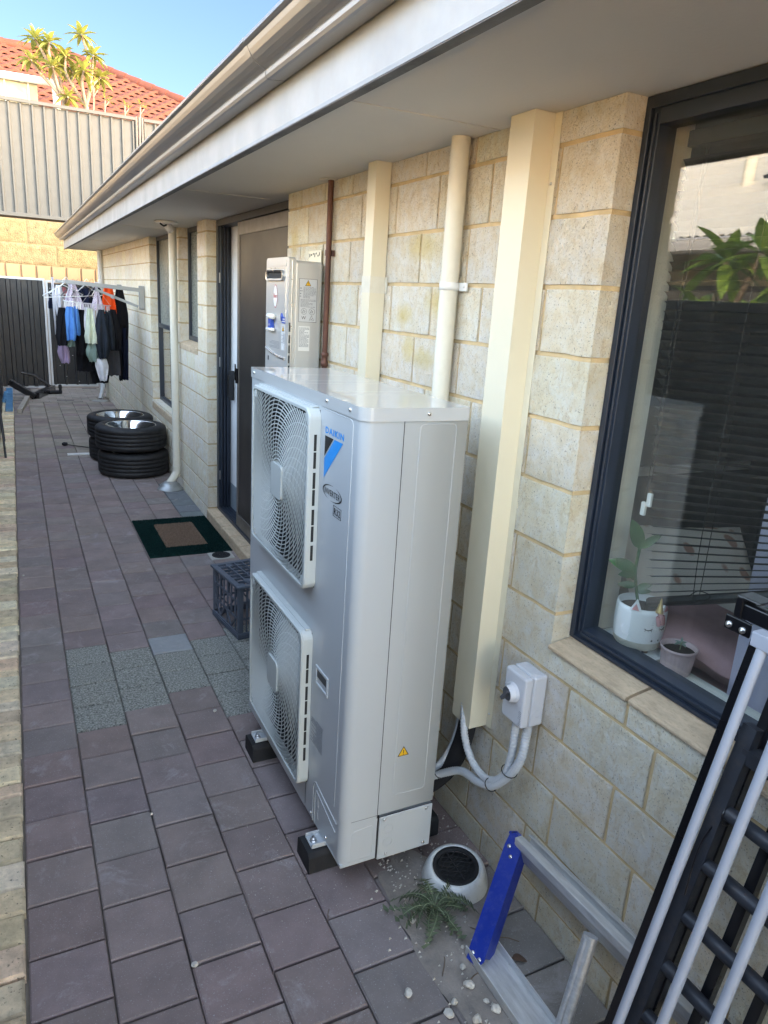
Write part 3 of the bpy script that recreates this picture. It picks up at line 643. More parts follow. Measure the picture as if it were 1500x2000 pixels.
# fan grilles
def grille(cy, cc):
    gx0, gx1 = .728, .7645; hw, hh = .283, .279
    y0, y1, z0, z1 = cy - hw, cy + hw, cc - hh, cc + hh
    fr = MB(); out = rrect(y0, y1, z0, z1, .032, 6); inn = rrect(y0 + .013, y1 - .013, z0 + .012, z1 - .012, .022, 6); n = len(out)
    for xo, rad in ((0, 0),):
        a = [(gx0, *p) for p in inn]; b = [(gx0, *p) for p in [(cy + (q[0] - cy) * .988, cc + (q[1] - cc) * .988) for q in out]]; c = [(gx0 + .005, *p) for p in out]; d = [(gx1, *p) for p in out]; e = [(gx0 + .014, *p) for p in inn]
        fr.add(e + a + b + c + d, [(k * n + i, k * n + (i + 1) % n, (k + 1) * n + (i + 1) % n, (k + 1) * n + i) for k in range(4) for i in range(n)], smooth=False)
    root = fr.build('fan_guard', ACP, ac)
    # side slots on the near edge, top edge step
    sl = MB(); zz = z1 - .075; L = .048
    k = 0
    while zz > z0 + .10:
        sl.box(gx0 + .017, gx0 + .025, y0 - .0012, y0 + .0005, zz - L, zz); zz -= L + (.004 if k % 2 == 0 else .012); k += 1
    sl.build('side_slot', DARK, root)
    ft = MB(); ft.box(gx0 + .018, gx1, y0 + .02, y1 - .02, z1 - .0005, z1 + .003); ft.build('top_flange', ACP, root, bev=.001)
    dpl = MB(); plate_hole(dpl, AX0 - .0008, y0 + .006, y1 - .006, z0 + .006, z1 - .006, FC[0][0], cc, FR - .004); dpl.build('shaded_opening_plate', DARK, root, recalc=False)  # dark sheet over the casing, standing in for the shaded opening behind the guard
    wr = MB(); hb = .052; xf, xb = gx0 + .003, gx0 + .0058; tk = .0014
    def inside(y, z): return abs(y - cy) < hw - .012 and abs(z - cc) < hh - .011
    def strip(pts, wdt=tk, xf=xf, xb=xb):
        m = len(pts)
        if m < 2: return
        vs = []; fs = []
        for i, (y, z) in enumerate(pts):
            a = pts[min(i + 1, m - 1)]; b = pts[max(i - 1, 0)]; dy, dz = a[0] - b[0], a[1] - b[1]; l = math.hypot(dy, dz) or 1; ny, nz = -dz / l * wdt, dy / l * wdt
            vs += [(xf, y + ny, z + nz), (xf, y - ny, z - nz), (xb, y - ny, z - nz), (xb, y + ny, z + nz)]
        for i in range(m - 1):
            for q in range(4): fs.append((4 * i + q, 4 * i + (q + 1) % 4, 4 * i + 4 + (q + 1) % 4, 4 * i + 4 + q))
        wr.add(vs, fs)
    r = .060
    while r < .385:
        seg = 72 if r < .15 else 120; cur = []
        for i in range(seg + 1):
            a = 2 * math.pi * i / seg; y, z = cy + r * math.cos(a), cc + r * math.sin(a)
            if inside(y, z): cur.append((y, z))
            else:
                strip(cur); cur = []
        strip(cur); r += .0125
    for k in range(30):
        cur = []; a0 = 2 * math.pi * k / 30
        for i in range(40):
            r = .045 + .345 * i / 39; a = a0 + 1.05 * (r / .30) ** 1.0 * (1 if True else -1)
            y, z = cy + r * math.cos(a), cc + r * math.sin(a)
            if inside(y, z): cur.append((y, z))
        strip(cur, .0011, xf + .004, xb + .004)
    wr.build('guard_wire', ACP, root)
    hp = MB(); hp.prism(rrect(cy - .052, cy + .052, cc - .056, cc + .056, .016, 5), lambda u, v, w_: (w_, u, v), gx0 - .002, gx0 + .008); hp.build('centre_plate', ACP, root, bev=.002)
    for sy in (-1, 1):
        for sz in (-1, 1): MB().box(gx0 + .002, gx0 + .012, cy + sy * (hw - .03) - .010, cy + sy * (hw - .03) + .010, cc + sz * (hh - .03) - .012, cc + sz * (hh - .03) + .012).build('corner_clip', ACP, root, bev=.003)
for cy, cc in FC: grille(cy - .014, cc)
# lettering and stickers
YN, ZU = (0, -1, 0), (0, 0, 1)
text('DAIKIN', (AX0, 1.871, 1.3765), YN, ZU, .0185, LBLUE, ac, 'maker_lettering', bold=.028, wid=.131, thick=.0008, sp=1.16)
lg = MB(); X_ = AX0 - .0008
lg.add([(X_, 1.872, 1.369), (X_, 1.811, 1.369), (X_, 1.873, 1.309)], [(0, 1, 2)]); lg.build('emblem_black', INK, ac, recalc=False)
lg = MB(); lg.add([(X_, 1.803, 1.369), (X_, 1.744, 1.369), (X_, 1.872, 1.246), (X_, 1.873, 1.303)], [(0, 1, 2, 3)]); lg.build('emblem_blue', LBLUE, ac, recalc=False)
text('INVERTER', (AX0, 1.861, 1.2055), YN, ZU, .0175, INK, ac, 'inverter_lettering', sp=1.12, bold=.012, wid=.112, thick=.0008)
el = MB()
def crescent(a0, a1):
    vs = []; n = 24
    for i in range(n + 1):
        a = R_(a0 + (a1 - a0) * i / n); th = .0055 * math.sin(math.pi * i / n)
        vs += [(X_, 1.8055 - .070 * math.cos(a), 1.2145 + .0225 * math.sin(a)), (X_, 1.8055 - (.070 - th * 1.3) * math.cos(a), 1.2145 + (.0225 - th * .7) * math.sin(a))]
    el.add(vs, [(2 * i, 2 * i + 2, 2 * i + 3, 2 * i + 1) for i in range(n)])
crescent(80, 250); crescent(-100, 70); el.build('ellipse_mark', INK, ac, recalc=False)
text('R32', (AX0, 1.786, 1.1605), YN, ZU, .020, INK, ac, 'refrigerant_lettering', sp=1.12, bold=.025, wid=.044, thick=.0008)
bx = MB(); y0, y1, z0, z1 = 1.737, 1.793, 1.155, 1.186
for (a, b, c, d) in ((y0, y1, z0, z0 + .0012), (y0, y1, z1 - .0012, z1), (y0, y0 + .0012, z0, z1), (y1 - .0012, y1, z0, z1)): bx.box(X_, AX0, a, b, c, d)
bx.build('refrigerant_box', INK, ac)
def lines(mb, fn, u0, u1, v0, v1, n, rr, k=.55):
    dv = (v1 - v0) / n
    for i in range(n):
        v = v0 + dv * i; u = u0; end = u1 - (u1 - u0) * rr.choice((0, 0, .05, .2, .45))
        while u < end - .002:
            l = rr.uniform(.004, .012); mb.add([fn(u, v), fn(min(u + l, end), v), fn(min(u + l, end), v + dv * k), fn(u, v + dv * k)], [(0, 1, 2, 3)]); u += l + .0018
rr = random.Random(3)
lb = MB(); lines(lb, lambda u, v: (AX0 - .0006, u, v), 1.800, 1.898, .368, .462, 17, rr, .5); lb.build('small_print', LABELT, ac, recalc=False)
def triangle_sign(mby, mbk, c, s, X, Y, N):
    c, X, Y, N = map(Vector, (c, X, Y, N))
    def T(k, d): return [c + N * d + (X * math.sin(a) + Y * math.cos(a)) * s * k for a in (0, R_(120), R_(240))]
    mbk.add(T(1.0, .0006), [(0, 1, 2)]); mby.add(T(.80, .0010), [(0, 1, 2)])
    mbk.add([c + N * .0014 + X * x * s + Y * y * s for x, y in ((-.07, .42), (.07, .42), (.04, -.12), (-.04, -.12))], [(0, 1, 2, 3)])
    mbk.add([c + N * .0014 + X * x * s + Y * y * s for x, y in ((-.07, -.2), (.07, -.2), (.07, -.32), (-.07, -.32))], [(0, 1, 2, 3)])
ty, tk_ = MB(), MB(); triangle_sign(ty, tk_, (.955, AY0, .446), .0225, (1, 0, 0), (0, 0, 1), (0, -1, 0))
tk_.build('warning_outline', INK, ac, recalc=False); ty.build('warning_triangle', YELL, ac, recalc=False)
# rubber blocks under the machine, brackets with bolts
for (y, lab) in ((1.775, 'black rubber block under the near end of the ivory air conditioner'), (2.385, 'black rubber block under the far end of the ivory air conditioner')):
    rb = MB(); rb.prism([(y - .055, 0), (y + .055, 0), (y + .052, .058), (y + .04, .070), (y - .04, .070), (y - .052, .058)], lambda u, v, w_: (w_, u, v), .705, 1.175)
    tag(rb.build('rubber_block', RUBBER, None, bev=.004), lab, 'rubber foot', 'rubber blocks under the air conditioner')
for y in (1.775, 2.385):
    br = MB(); br.prism([(y - .030, .0715), (y + .030, .0715), (y + .030, .087), (y + .026, .087), (y + .026, .0755), (y - .026, .0755), (y - .026, .087), (y - .030, .087)], lambda u, v, w_: (w_, u, v), .722, .79)
    fb = br.build('foot_bracket', ACW, ac, bev=.001)
    bo = MB(); bo.lathe([(.013, .0757), (.013, .078), (.0095, .078), (.0095, .0855), (.0045, .0855), (.0045, .094), (.0001, .094)], (.738, y, 0), (0, 0, 1), 6, smooth=False); bo.build('foot_bolt', STEEL, fb)
# ================================================================== SERVICES ON THE WALL
t = thing('cable_duct', 'wide cream sheet metal duct on the block wall right behind the air conditioner corner', 'duct', (1.25, 1.70, .45))
d = MB(); dz0, dz1 = .452, 2.2272
def ductmb(y0, y1, x0, z0, z1, fl):
    m = MB(); o_ = [(1.2705, y0 - fl), (1.2705, y0), (x0, y0), (x0, y1), (1.2705, y1), (1.2705, y1 + fl)]
    n = len(o_); vs = [(x, y, z) for z in (z0, z1) for x, y in o_]; m.add(vs, [(i, i + 1, n + i + 1, n + i) for i in range(n - 1)]); return m
ductmb(1.650, 1.752, 1.206, dz0, dz1, .028).build('duct_cover', DUCT, t, solid=.0014)
for z in (.50, 2.06): MB().lathe([(.004, 0), (.004, .002), (.0001, .003)], (1.2695, 1.637, z), (-1, 0, 0), 10).build('screw', STEEL, t)
t = thing('cable_duct', 'narrow cream duct with a clamp around its joint between copper pipe and round pipe', 'duct', (1.25, 2.61, .3))
ductmb(2.575, 2.645, 1.210, .30, 2.2272, 0).build('duct_cover', DUCT, t, solid=.0014)
ductmb(2.5725, 2.6475, 1.2075, 1.77, 1.83, .018).build('joint_collar', PVC, t, solid=.0012)
ductmb(2.574, 2.646, 1.2085, .30, 1.77, 0).build('lower_duct_cover', DUCT, t, solid=.0012)
t = thing('round_pipe', 'thick cream plastic pipe with a white clamp rising behind the air conditioner to the soffit', 'pipe', (1.238, 2.05, 0))
MB().tube([(1.238, 2.05, .02), (1.238, 2.05, 2.2272)], .029, 24).build('pipe', PVC, t)
c = MB(); c.lathe([(.0305, 1.788), (.0305, 1.812)], (1.238, 2.05, 0), (0, 0, 1), 24); c.box(1.262, 1.2655, 1.985, 2.05, 1.788, 1.812); c.build('clamp', WHITEP, t, solid=.002, recalc=False)
MB().lathe([(.004, 0), (.004, .002), (.0001, .003)], (1.2618, 1.998, 1.80), (-1, 0, 0), 10).build('screw', STEEL, t)
t = thing('copper_pipe', 'thin brown copper pipe on the block wall beside the water heater', 'pipe', (1.25, 3.11, 0))
MB().tube([(1.252, 3.112, .25), (1.252, 3.112, 2.2272)], .0125, 14).build('pipe', COPPER, t)
for z in (1.93, .9):
    c = MB(); c.lathe([(.015, z - .012), (.015, z + .012)], (1.252, 3.112, 0), (0, 0, 1), 16, cap=True); c.box(1.262, 1.268, 3.08, 3.112, z - .012, z + .012); c.build('clamp', COPPER, t)
MB().lathe([(.0125, 1.44), (.017, 1.445), (.017, 1.462), (.0145, 1.466), (.0145, 1.486), (.017, 1.49), (.017, 1.50), (.0125, 1.505)], (1.252, 3.112, 0), (0, 0, 1), 18).build('coupling', COPPER, t)
MB().lathe([(.0125, 2.2271), (.045, 2.2271), (.045, 2.2235), (.0125, 2.2235)], (1.252, 3.13, 0), (0, 0, 1), 24).build('ceiling_flange', SOFF, t)
# template plate
t = thing('perforated_plate', 'small cream perforated metal plate on the wall above the silver water heater', 'metal plate', (1.27, 3.3, 1.88))
MB().box(1.262, 1.266, 3.225, 3.385, 1.86, 1.950).build('plate', DUCT, t, bev=.001)
for i, (yy_, zz, a, b) in enumerate(((3.245, 1.932, .004, .012), (3.262, 1.925, .006, .006), (3.285, 1.935, .004, .006), (3.303, 1.928, .003, .016), (3.322, 1.934, .004, .006), (3.345, 1.93, .006, .006), (3.367, 1.928, .003, .014))):
    MB().box(1.2612, 1.2622, yy_ - a / 2 - .002, yy_ + a / 2 + .002, zz - b / 2 - .002, zz + b / 2).build('punched_hole', DARK, t)
# water heater
t = thing('water_heater', 'tall silver gas water heater mounted on the block wall beyond the air conditioner', 'water heater', (1.19, 3.35, 1.28))
MB().box(1.128, 1.262, 3.192, 3.510, 1.285, 1.893).build('case', HEAT, t, bev=.012)
f = MB(); f.prism(rrect(3.186, 3.516, 1.28, 1.905, .018, 4), lambda u, v, w_: (w_, u, v), 1.100, 1.130); f.build('front_cover', HEAT, t, bev=.006)
f = MB(); f.tube([(1.1145, 3.1855, 1.29), (1.1145, 3.1855, 1.893)], .0035, 8); f.build('bright_edge_trim', STEEL, t)
f = MB(); f.prism(rrect(3.22, 3.50, 1.868, 1.892, .006, 3), lambda u, v, w_: (w_, u, v), 1.0975, 1.1008); f.build('raised_top_panel', HEAT, t, bev=.0015)
f = MB(); f.box(1.0975, 1.1005, 3.225, 3.505, 1.8585, 1.8605); f.box(1.0975, 1.1005, 3.225, 3.227, 1.62, 1.86); f.build('door_edge', STEEL, t)
f = MB(); o_ = rrect(3.245, 3.50, 1.805, 1.850, .021, 6); i_ = rrect(3.262, 3.485, 1.813, 1.842, .013, 6); n = len(o_)
f.add([(1.090, *p) for p in i_] + [(1.088, *p) for p in o_] + [(1.1005, *p) for p in o_] + [(1.103, *p) for p in i_], [(k * n + i, k * n + (i + 1) % n, ((k + 1) % 4) * n + (i + 1) % n, ((k + 1) % 4) * n + i) for k in (0, 1, 3) for i in range(n)]); f.build('exhaust_rim', STEEL, t)
f = MB(); f.prism(i_, lambda u, v, w_: (w_, u, v), 1.0985, 1.0998); f.build('exhaust_opening', DARK, t)
f = MB(); cy, cz0 = 3.372, 1.735
for (ra, rb, m_, x_) in ((.030, .052, REDI, 1.0993), (.0275, .0485, WHITEP, 1.0987)):
    f = MB(); f.add([(x_, cy + ra * math.cos(a * math.pi / 16), cz0 + rb * math.sin(a * math.pi / 16)) for a in range(32)], [tuple(range(32))]); f.build('emblem_oval', m_, t, recalc=False)
text('Rheem', (1.0985, cy + .024, cz0 - .008), YN, ZU, .020, REDI, t, 'maker_lettering', bold=.01, wid=.047, thick=.0004, shear=.2)
f = MB(); f.prism(rrect(3.222, 3.275, 1.618, 1.648, .004, 2), lambda u, v, w_: (w_, u, v), 1.0992, 1.0999); f.lathe([(.018, 0), (.018, .0012), (.0001, .0012)], (1.0998, 3.276, 1.645), (-1, 0, 0), 20); f.build('blue_badge', NBLUE, t)
f = MB(); lines(f, lambda u, v: (1.0988, u, v), 3.228, 3.270, 1.624, 1.644, 2, rr, .5); f.build('badge_print', WHITEP, t, recalc=False)
f = MB(); f.add([(1.0995, 3.224, 1.498), (1.0995, 3.224, 1.612), (1.0995, 3.278, 1.612), (1.0995, 3.278, 1.498)], [(0, 1, 2, 3)]); f.build('front_label', LABELG, t, recalc=False)
ty, tk_ = MB(), MB(); triangle_sign(ty, tk_, (1.0993, 3.251, 1.592), .018, (0, -1, 0), (0, 0, 1), (-1, 0, 0)); tk_.build('warning_outline', INK, t, recalc=False); ty.build('warning_triangle', YELL, t, recalc=False)
f = MB(); lines(f, lambda u, v: (1.0990, u, v), 3.228, 3.274, 1.53, 1.576, 7, rr, .45); lines(f, lambda u, v: (1.0994, u, v), 3.30, 3.45, 1.500, 1.535, 6, rr, .4); f.build('small_print', LABELT, t, recalc=False)
f = MB(); f.lathe([(.0001, 0), (.0125, 0), (.0125, .07), (.0001, .07)], (1.085, 3.43, 1.643), (.0, -1, 0), 14); f.build('valve_end', WHITEP, t)
f = MB(); f.lathe([(.0001, 0), (.008, 0), (.008, .095), (.0001, .095)], (1.087, 3.455, 1.583), (0, -1, 0), 12); f.build('drain_spout', WHITEP, t)
f = MB(); f.box(1.083, 1.0995, 3.385, 3.43, 1.586, 1.636); f.build('blue_tag', NBLUE, t, bev=.002); text('AUTO', (1.0828, 3.425, 1.60), YN, ZU, .008, WHITEP, t, 'tag_lettering', wid=.032)
f = MB()
def arcb(u): return 1.497 - .028 * math.sin(math.pi * min(1, max(0, (3.50 - u) / .28)) * .5)
f.tube([(1.098, 3.50 - .28 * k / 12, 1.492 - .030 * (1 - (1 - k / 12) ** 2)) for k in range(13)], .006, 8); f.build('curved_trim', STEEL, t)
MB().box(1.0993, 1.1002, 3.46, 3.475, 1.435, 1.455).build('display_window', DARK, t)
for z0, z1 in ((1.585, 1.625), (1.535, 1.570), (1.49, 1.525), (1.445, 1.48), (1.40, 1.435)): MB().box(1.104, 1.110, 3.1852, 3.1862, z0, z1).build('air_slot', DARK, t)
XH = (1, 0, 0); yf = 3.1915
def HQ(x0, x1, z0, z1, mat, nm, d=.0004):
    f = MB(); f.add([(x0, yf - d, z0), (x1, yf - d, z0), (x1, yf - d, z1), (x0, yf - d, z1)], [(0, 1, 2, 3)]); f.build(nm, mat, t, recalc=False)
HQ(1.150, 1.236, 1.630, 1.818, LABELG, 'side_label'); f = MB()
for (a, b, c, d_) in ((1.150, 1.236, 1.630, 1.6312), (1.150, 1.236, 1.8168, 1.818), (1.150, 1.1512, 1.63, 1.818), (1.2348, 1.236, 1.63, 1.818)): f.box(a, b, yf - .0009, yf - .0003, c, d_)
f.build('label_border', INK, t)
ty, tk_ = MB(), MB(); triangle_sign(ty, tk_, (1.192, yf - .0005, 1.796), .0165, (1, 0, 0), (0, 0, 1), (0, -1, 0)); tk_.build('warning_outline', INK, t, recalc=False); ty.build('warning_triangle', YELL, t, recalc=False)
f = MB(); lines(f, lambda u, v: (u, yf - .0007, v), 1.170, 1.231, 1.735, 1.786, 10, rr, .5); lines(f, lambda u, v: (u, yf - .0007, v), 1.154, 1.166, 1.74, 1.786, 4, rr, .4); lines(f, lambda u, v: (u, yf - .0007, v), 1.158, 1.232, 1.696, 1.732, 7, rr, .45)
f.build('side_label_print', LABELT, t, recalc=False)
text('W', (1.164, yf, 1.642), XH, ZU, .014, INK, t, 'water_mark', thick=.0009)
for (cx, czz, r_) in ((1.175, 1.677, .013), (1.213, 1.677, .014)):
    f = MB(); f.tube([(cx + r_ * math.cos(a * .3927), yf - .0008, czz + r_ * math.sin(a * .3927)) for a in range(16)], .0006, 6, closed=True); f.tube([(cx - .006, yf - .0008, czz - .007), (cx - .002, yf - .0008, czz + .007), (cx + .006, yf - .0008, czz), (cx, yf - .0008, czz - .006)], .0011, 6); f.build('round_mark', INK, t)
f = MB(); f.tube([(1.213 + .013 * math.sin(a), yf - .0008, 1.646 + .013 * math.cos(a)) for a in (0, R_(120), R_(240))], .001, 6, closed=True); f.tube([(1.208, yf - .0008, 1.645), (1.212, yf - .0008, 1.641), (1.218, yf - .0008, 1.649)], .0008, 6); f.build('compliance_mark', INK, t)
HQ(1.152, 1.206, 1.502, 1.612, WHITEP, 'rating_label'); f = MB(); lines(f, lambda u, v: (u, yf - .0007, v), 1.155, 1.203, 1.520, 1.608, 17, rr, .5); f.build('rating_print', LABELT, t, recalc=False)
# isolator switch
t = thing('isolator_switch', 'light grey isolator switch box with a dark rotary knob fixed under the window corner', 'switch box', (1.23, 1.44, .61))
f = MB(); f.box(1.222, 1.268, 1.390, 1.486, .609, .766); f.build('switch_base', SWG, t, bev=.006)
f = MB(); f.box(1.192, 1.2205, 1.391, 1.485, .610, .765); f.build('switch_lid', SWG, t, bev=.006)
f = MB(); f.lathe([(.030, 0), (.029, .008), (.024, .011), (.0001, .011)], (1.192, 1.441, .702), (-1, 0, 0), 28); f.lathe([(.028, .004), (.026, .024), (.0235, .026)], (1.192, 1.441, .702), (-1, 0, 0), 28, sweep=math.pi * .75); f.build('knob_collar', SWG, t)
f = MB(); f.lathe([(.021, .011), (.021, .020), (.019, .022), (.0001, .022)], (1.192, 1.441, .702), (-1, 0, 0), 24)
Mx = Matrix.Translation((1.192, 1.441, .702)) @ Matrix.Rotation(R_(35), 4, 'X'); f.box(-.031, -.02, -.0055, .0055, -.026, .020, M4=Mx); f.build('rotary_knob', M('dark_grey_knob', (.06, .065, .08), .45), t, bev=.002)
for (y, z) in ((1.40, .69),): 
    f = MB(); f.tube([(1.245 + .012 * math.cos(a * .5236), 1.3895, .650 + .012 * math.sin(a * .5236)) for a in range(12)], .0006, 6, closed=True); f.build('knockout', SWG, t)
for x, y in ((1.245, 1.41), (1.245, 1.455)):
    f = MB(); f.tube([(x + .010 * math.cos(a * .5236), y + .010 * math.sin(a * .5236), .7662) for a in range(12)], .0006, 6, closed=True); f.build('knockout', SWG, t)
f = MB(); lines(f, lambda u, v: (1.1915, u, v), 1.394, 1.408, .618, .665, 9, rr, .4); f.build('small_print', LABELT, t, recalc=False)
# conduits
def corr(pts, r, name, label, cat='conduit'):
    p = resample(catmull(pts, 16), .0023); rs = [r if i % 4 < 2 else r * .88 for i in range(len(p))]
    m = MB(); m.tube(p, rs, 12); o_ = m.build(name, CONDUIT); tag(o_, label, cat, 'flexible conduits'); return o_
corr([(1.238, 1.412, .612), (1.236, 1.412, .575), (1.222, 1.405, .50), (1.215, 1.44, .42), (1.205, 1.50, .345), (1.20, 1.57, .315), (1.20, 1.66, .29), (1.17, 1.73, .24), (1.10, 1.78, .19), (1.06, 1.80, .17)], .0135, 'flexible_conduit', 'grey corrugated conduit sweeping from the switch box down behind the air conditioner, lowest one')
corr([(1.222, 1.445, .612), (1.222, 1.446, .57), (1.220, 1.447, .48), (1.213, 1.462, .405), (1.205, 1.52, .352), (1.20, 1.60, .36), (1.20, 1.66, .42), (1.215, 1.70, .50), (1.222, 1.71, .56)], .0125, 'flexible_conduit', 'grey corrugated conduit looping from the end of the cream duct up to the switch box')
corr([(1.235, 1.735, .55), (1.232, 1.735, .48), (1.225, 1.74, .38), (1.21, 1.755, .30), (1.17, 1.77, .235), (1.11, 1.79, .205), (1.06, 1.80, .20)], .0125, 'flexible_conduit', 'grey corrugated conduit dropping straight from the duct behind the other conduits')
for (px, lab) in (((1.222, 1.405, .505), None), ((1.222, 1.446, .515), None)): pass
ip = MB(); ip.tube(catmull([(1.236, 1.70, .60), (1.236, 1.70, .46), (1.232, 1.72, .34), (1.21, 1.76, .22), (1.15, 1.82, .12), (1.09, 1.86, .09)], 10), .030, 16)
tag(ip.build('insulated_pipe', INSUL), 'thick black foam insulated pipe curving from the cream duct to the ground behind the conduits', 'pipe')
def tie(c, r, ax, lab, tail=None):
    ax = Vector(ax).normalized(); a = ax.orthogonal().normalized(); b = ax.cross(a)
    m = MB(); m.tube([Vector(c) + a * r[0] * math.cos(k * .3927) + b * r[1] * math.sin(k * .3927) for k in range(16)], .0016, 6, closed=True)
    if tail: m.tube(catmull(tail, 6), .0016, 6)
    m2 = m; o_ = m2.build('cable_tie', BLACKP); tag(o_, lab, 'cable tie', 'black cable ties'); return o_
tie((1.206, 1.506, .345), (.019, .024), (-.02, .9, -.4), 'black cable tie round two conduits at the bottom of their loop')
tie((1.2165, 1.443, .433), (.024, .024), (0, .35, -.95), 'black cable tie round two conduits below the switch box')
tie((1.165, 1.745, .245), (.026, .034), (-.6, .5, -.5), 'black cable tie round the conduits at the air conditioner edge')
# ceiling light remains
t = thing('ceiling_light', 'broken round light fitting on the soffit above the far downpipe', 'light fitting', (1.09, 6.05, 2.227))
MB().lathe([(.0001, 2.2268), (.085, 2.2268), (.083, 2.213), (.05, 2.208), (.0001, 2.208)], (1.09, 6.03, 0), (0, 0, 1), 28).build('base', WHITEP, t)
MB().lathe([(.0001, 0), (.028, 0), (.030, .03), (.022, .06), (.0001, .06)], (1.10, 6.03, 2.207), (.4, -.3, -1), 16).build('lamp_holder', LABELG, t)
MB().tube(catmull([(1.04, 6.0, 2.205), (1.06, 5.97, 2.188), (1.08, 6.0, 2.196), (1.10, 6.02, 2.20)], 5), .006, 6).build('loose_wire', CORD, t)
# downpipes
t = thing('downpipe', 'cream round downpipe between the two far windows ending in a shoe on a grate cover', 'downpipe', (1.218, 6.5, 0))
MB().tube([(1.222, 6.50, .15), (1.222, 6.50, 2.2272)], .033, 24).build('pipe', PVC, t)
for z in (.27, .20, 1.72): MB().lathe([(.036, z - .01), (.0365, z), (.036, z + .01)], (1.222, 6.50, 0), (0, 0, 1), 24, cap=True).build('socket_ring', PVC, t)
MB().tube(catmull([(1.222, 6.50, .20), (1.220, 6.50, .15), (1.19, 6.49, .10), (1.15, 6.48, .05), (1.12, 6.475, .012)], 6), .034, 24).build('elbow', PVC, t)
MB().lathe([(.0001, .075), (.05, .07), (.085, .045), (.105, .008), (.112, .008), (.112, .002)], (1.158, 6.475, 0), (0, 0, 1), 32).build('drain_cover', M('dull_drain_metal', (.36, .37, .37), .35, metal=.6), t)
t = thing('downpipe', 'pale downpipe at the far corner of the house with a slanting foot', 'downpipe', (1.16, 12.2, 0))
MB().tube([(1.22, 12.22, .42), (1.22, 12.22, 2.2272)], .035, 18).build('pipe', GATEF, t)
MB().tube(catmull([(1.22, 12.22, .45), (1.22, 12.22, .38), (1.16, 12.12, .15), (1.12, 12.05, .02)], 8), .030, 14).build('slanting_foot', GATEF, t)
MB().lathe([(.0001, .012), (.10, .012), (.12, .002)], (1.10, 11.95, 0), (0, 0, 1), 28).build('drain_cover', CONC, t)
# ================================================================== FENCES, GATE, WALLS AT THE FAR END
def corrug(mb, x0, x1, y, z0, z1, pitch=.19, dep=.035, rib=.05, along='x'):
    pts = []; x = x0
    while x < x1:
        for dx, dd in ((0, 0), (.012, dep), (.012 + rib, dep), (.024 + rib, 0)):
            if x + dx <= x1: pts.append((x + dx, dd))
        x += pitch
    pts.append((x1, 0)); n = len(pts)
    vs = [((p, y + q, z) if along == 'x' else (y + q, p, z)) for z in (z0, z1) for p, q in pts]
    mb.add(vs, [(i, i + 1, n + i + 1, n + i) for i in range(n - 1)])
t = thing('side_fence', 'long charcoal sheet metal fence along the left side of the paved path', 'fence', (-.27, 6, 0))
m = MB(); corrug(m, -3.0, 13.4, -.285, -.03, 1.80, .19, .035, .055, 'y'); m.build('sheet', CHAR, t, solid=.002)
MB().box(-.292, -.242, -3.0, 13.44, 1.795, 1.838).build('top_rail', CHAR, t, bev=.003)
MB().box(-.292, -.242, -3.0, 13.44, -.03, .02).build('bottom_rail', CHAR, t, bev=.003)
for y in (-.6, 1.75, 4.1, 6.45, 8.8, 11.15, 13.42): MB().box(-.296, -.238, y - .028, y + .028, -.03, 1.83).build('post', CHAR, t)
t = thing('end_fence', 'charcoal sheet panel left of the grey framed gate at the path end', 'fence', (.1, 13.5, 0))
m = MB(); corrug(m, -.24, .455, 13.47, .03, 1.73, .155, -.03, .05); m.build('sheet', CHAR, t, solid=.002)
MB().box(-.24, .455, 13.455, 13.50, 1.73, 1.765).build('top_rail', GATEF, t, bev=.003)
MB().box(-.24, .455, 13.455, 13.50, .0, .035).build('bottom_rail', GATEF, t, bev=.003)
MB().box(.455, .487, 13.45, 13.50, 0, 1.765).build('post', GATEF, t, bev=.003)
t = thing('metal_gate', 'charcoal sheet metal gate in a pale grey frame behind the hanging laundry', 'gate', (.85, 13.5, 0))
m = MB(); corrug(m, .53, 1.20, 13.475, .06, 1.70, .17, -.022, .03); m.build('sheet', CHAR, t, solid=.002)
for nm, a in (('frame_stile', (.497, .53, 13.455, 13.50, .03, 1.745)), ('frame_stile', (1.20, 1.235, 13.455, 13.50, .03, 1.745)), ('frame_rail', (.53, 1.20, 13.455, 13.50, 1.71, 1.745)), ('frame_rail', (.53, 1.20, 13.455, 13.50, .03, .065))): MB().box(*a).build(nm, GATEF, t, bev=.003)
for i in range(8): MB().lathe([(.006, 0), (.0001, .003)], (.56 + .075 * (i % 4) + .02 * i, 13.447, (1.62, .95, .72, .55, .38, .2, 1.2, .12)[i]), (0, -1, 0), 8).build('rivet', WHITEP, t)
t = thing('end_fence', 'charcoal fence panel between the framed gate and the right hand boundary', 'fence', (2.5, 13.5, 0))
m = MB(); corrug(m, 1.29, 9.0, 13.475, .03, 1.73, .19, -.03, .05); m.build('sheet', CHAR, t, solid=.002); MB().box(1.25, 1.285, 13.45, 13.50, 0, 1.765).build('post', GATEF, t, bev=.003); MB().box(1.285, 9.0, 13.455, 13.50, 1.73, 1.765).build('top_rail', GATEF, t)
# cream capped fence between gate and retaining wall
t = thing('cream_fence', 'low cream sheet fence top glowing in the sun just behind the dark gate', 'fence', (1, 14.2, 0))
m = MB(); corrug(m, -5, 9, 14.25, .0, 1.97, .235, -.025, .19); m.build('sheet', FENCEC, t, solid=.002)
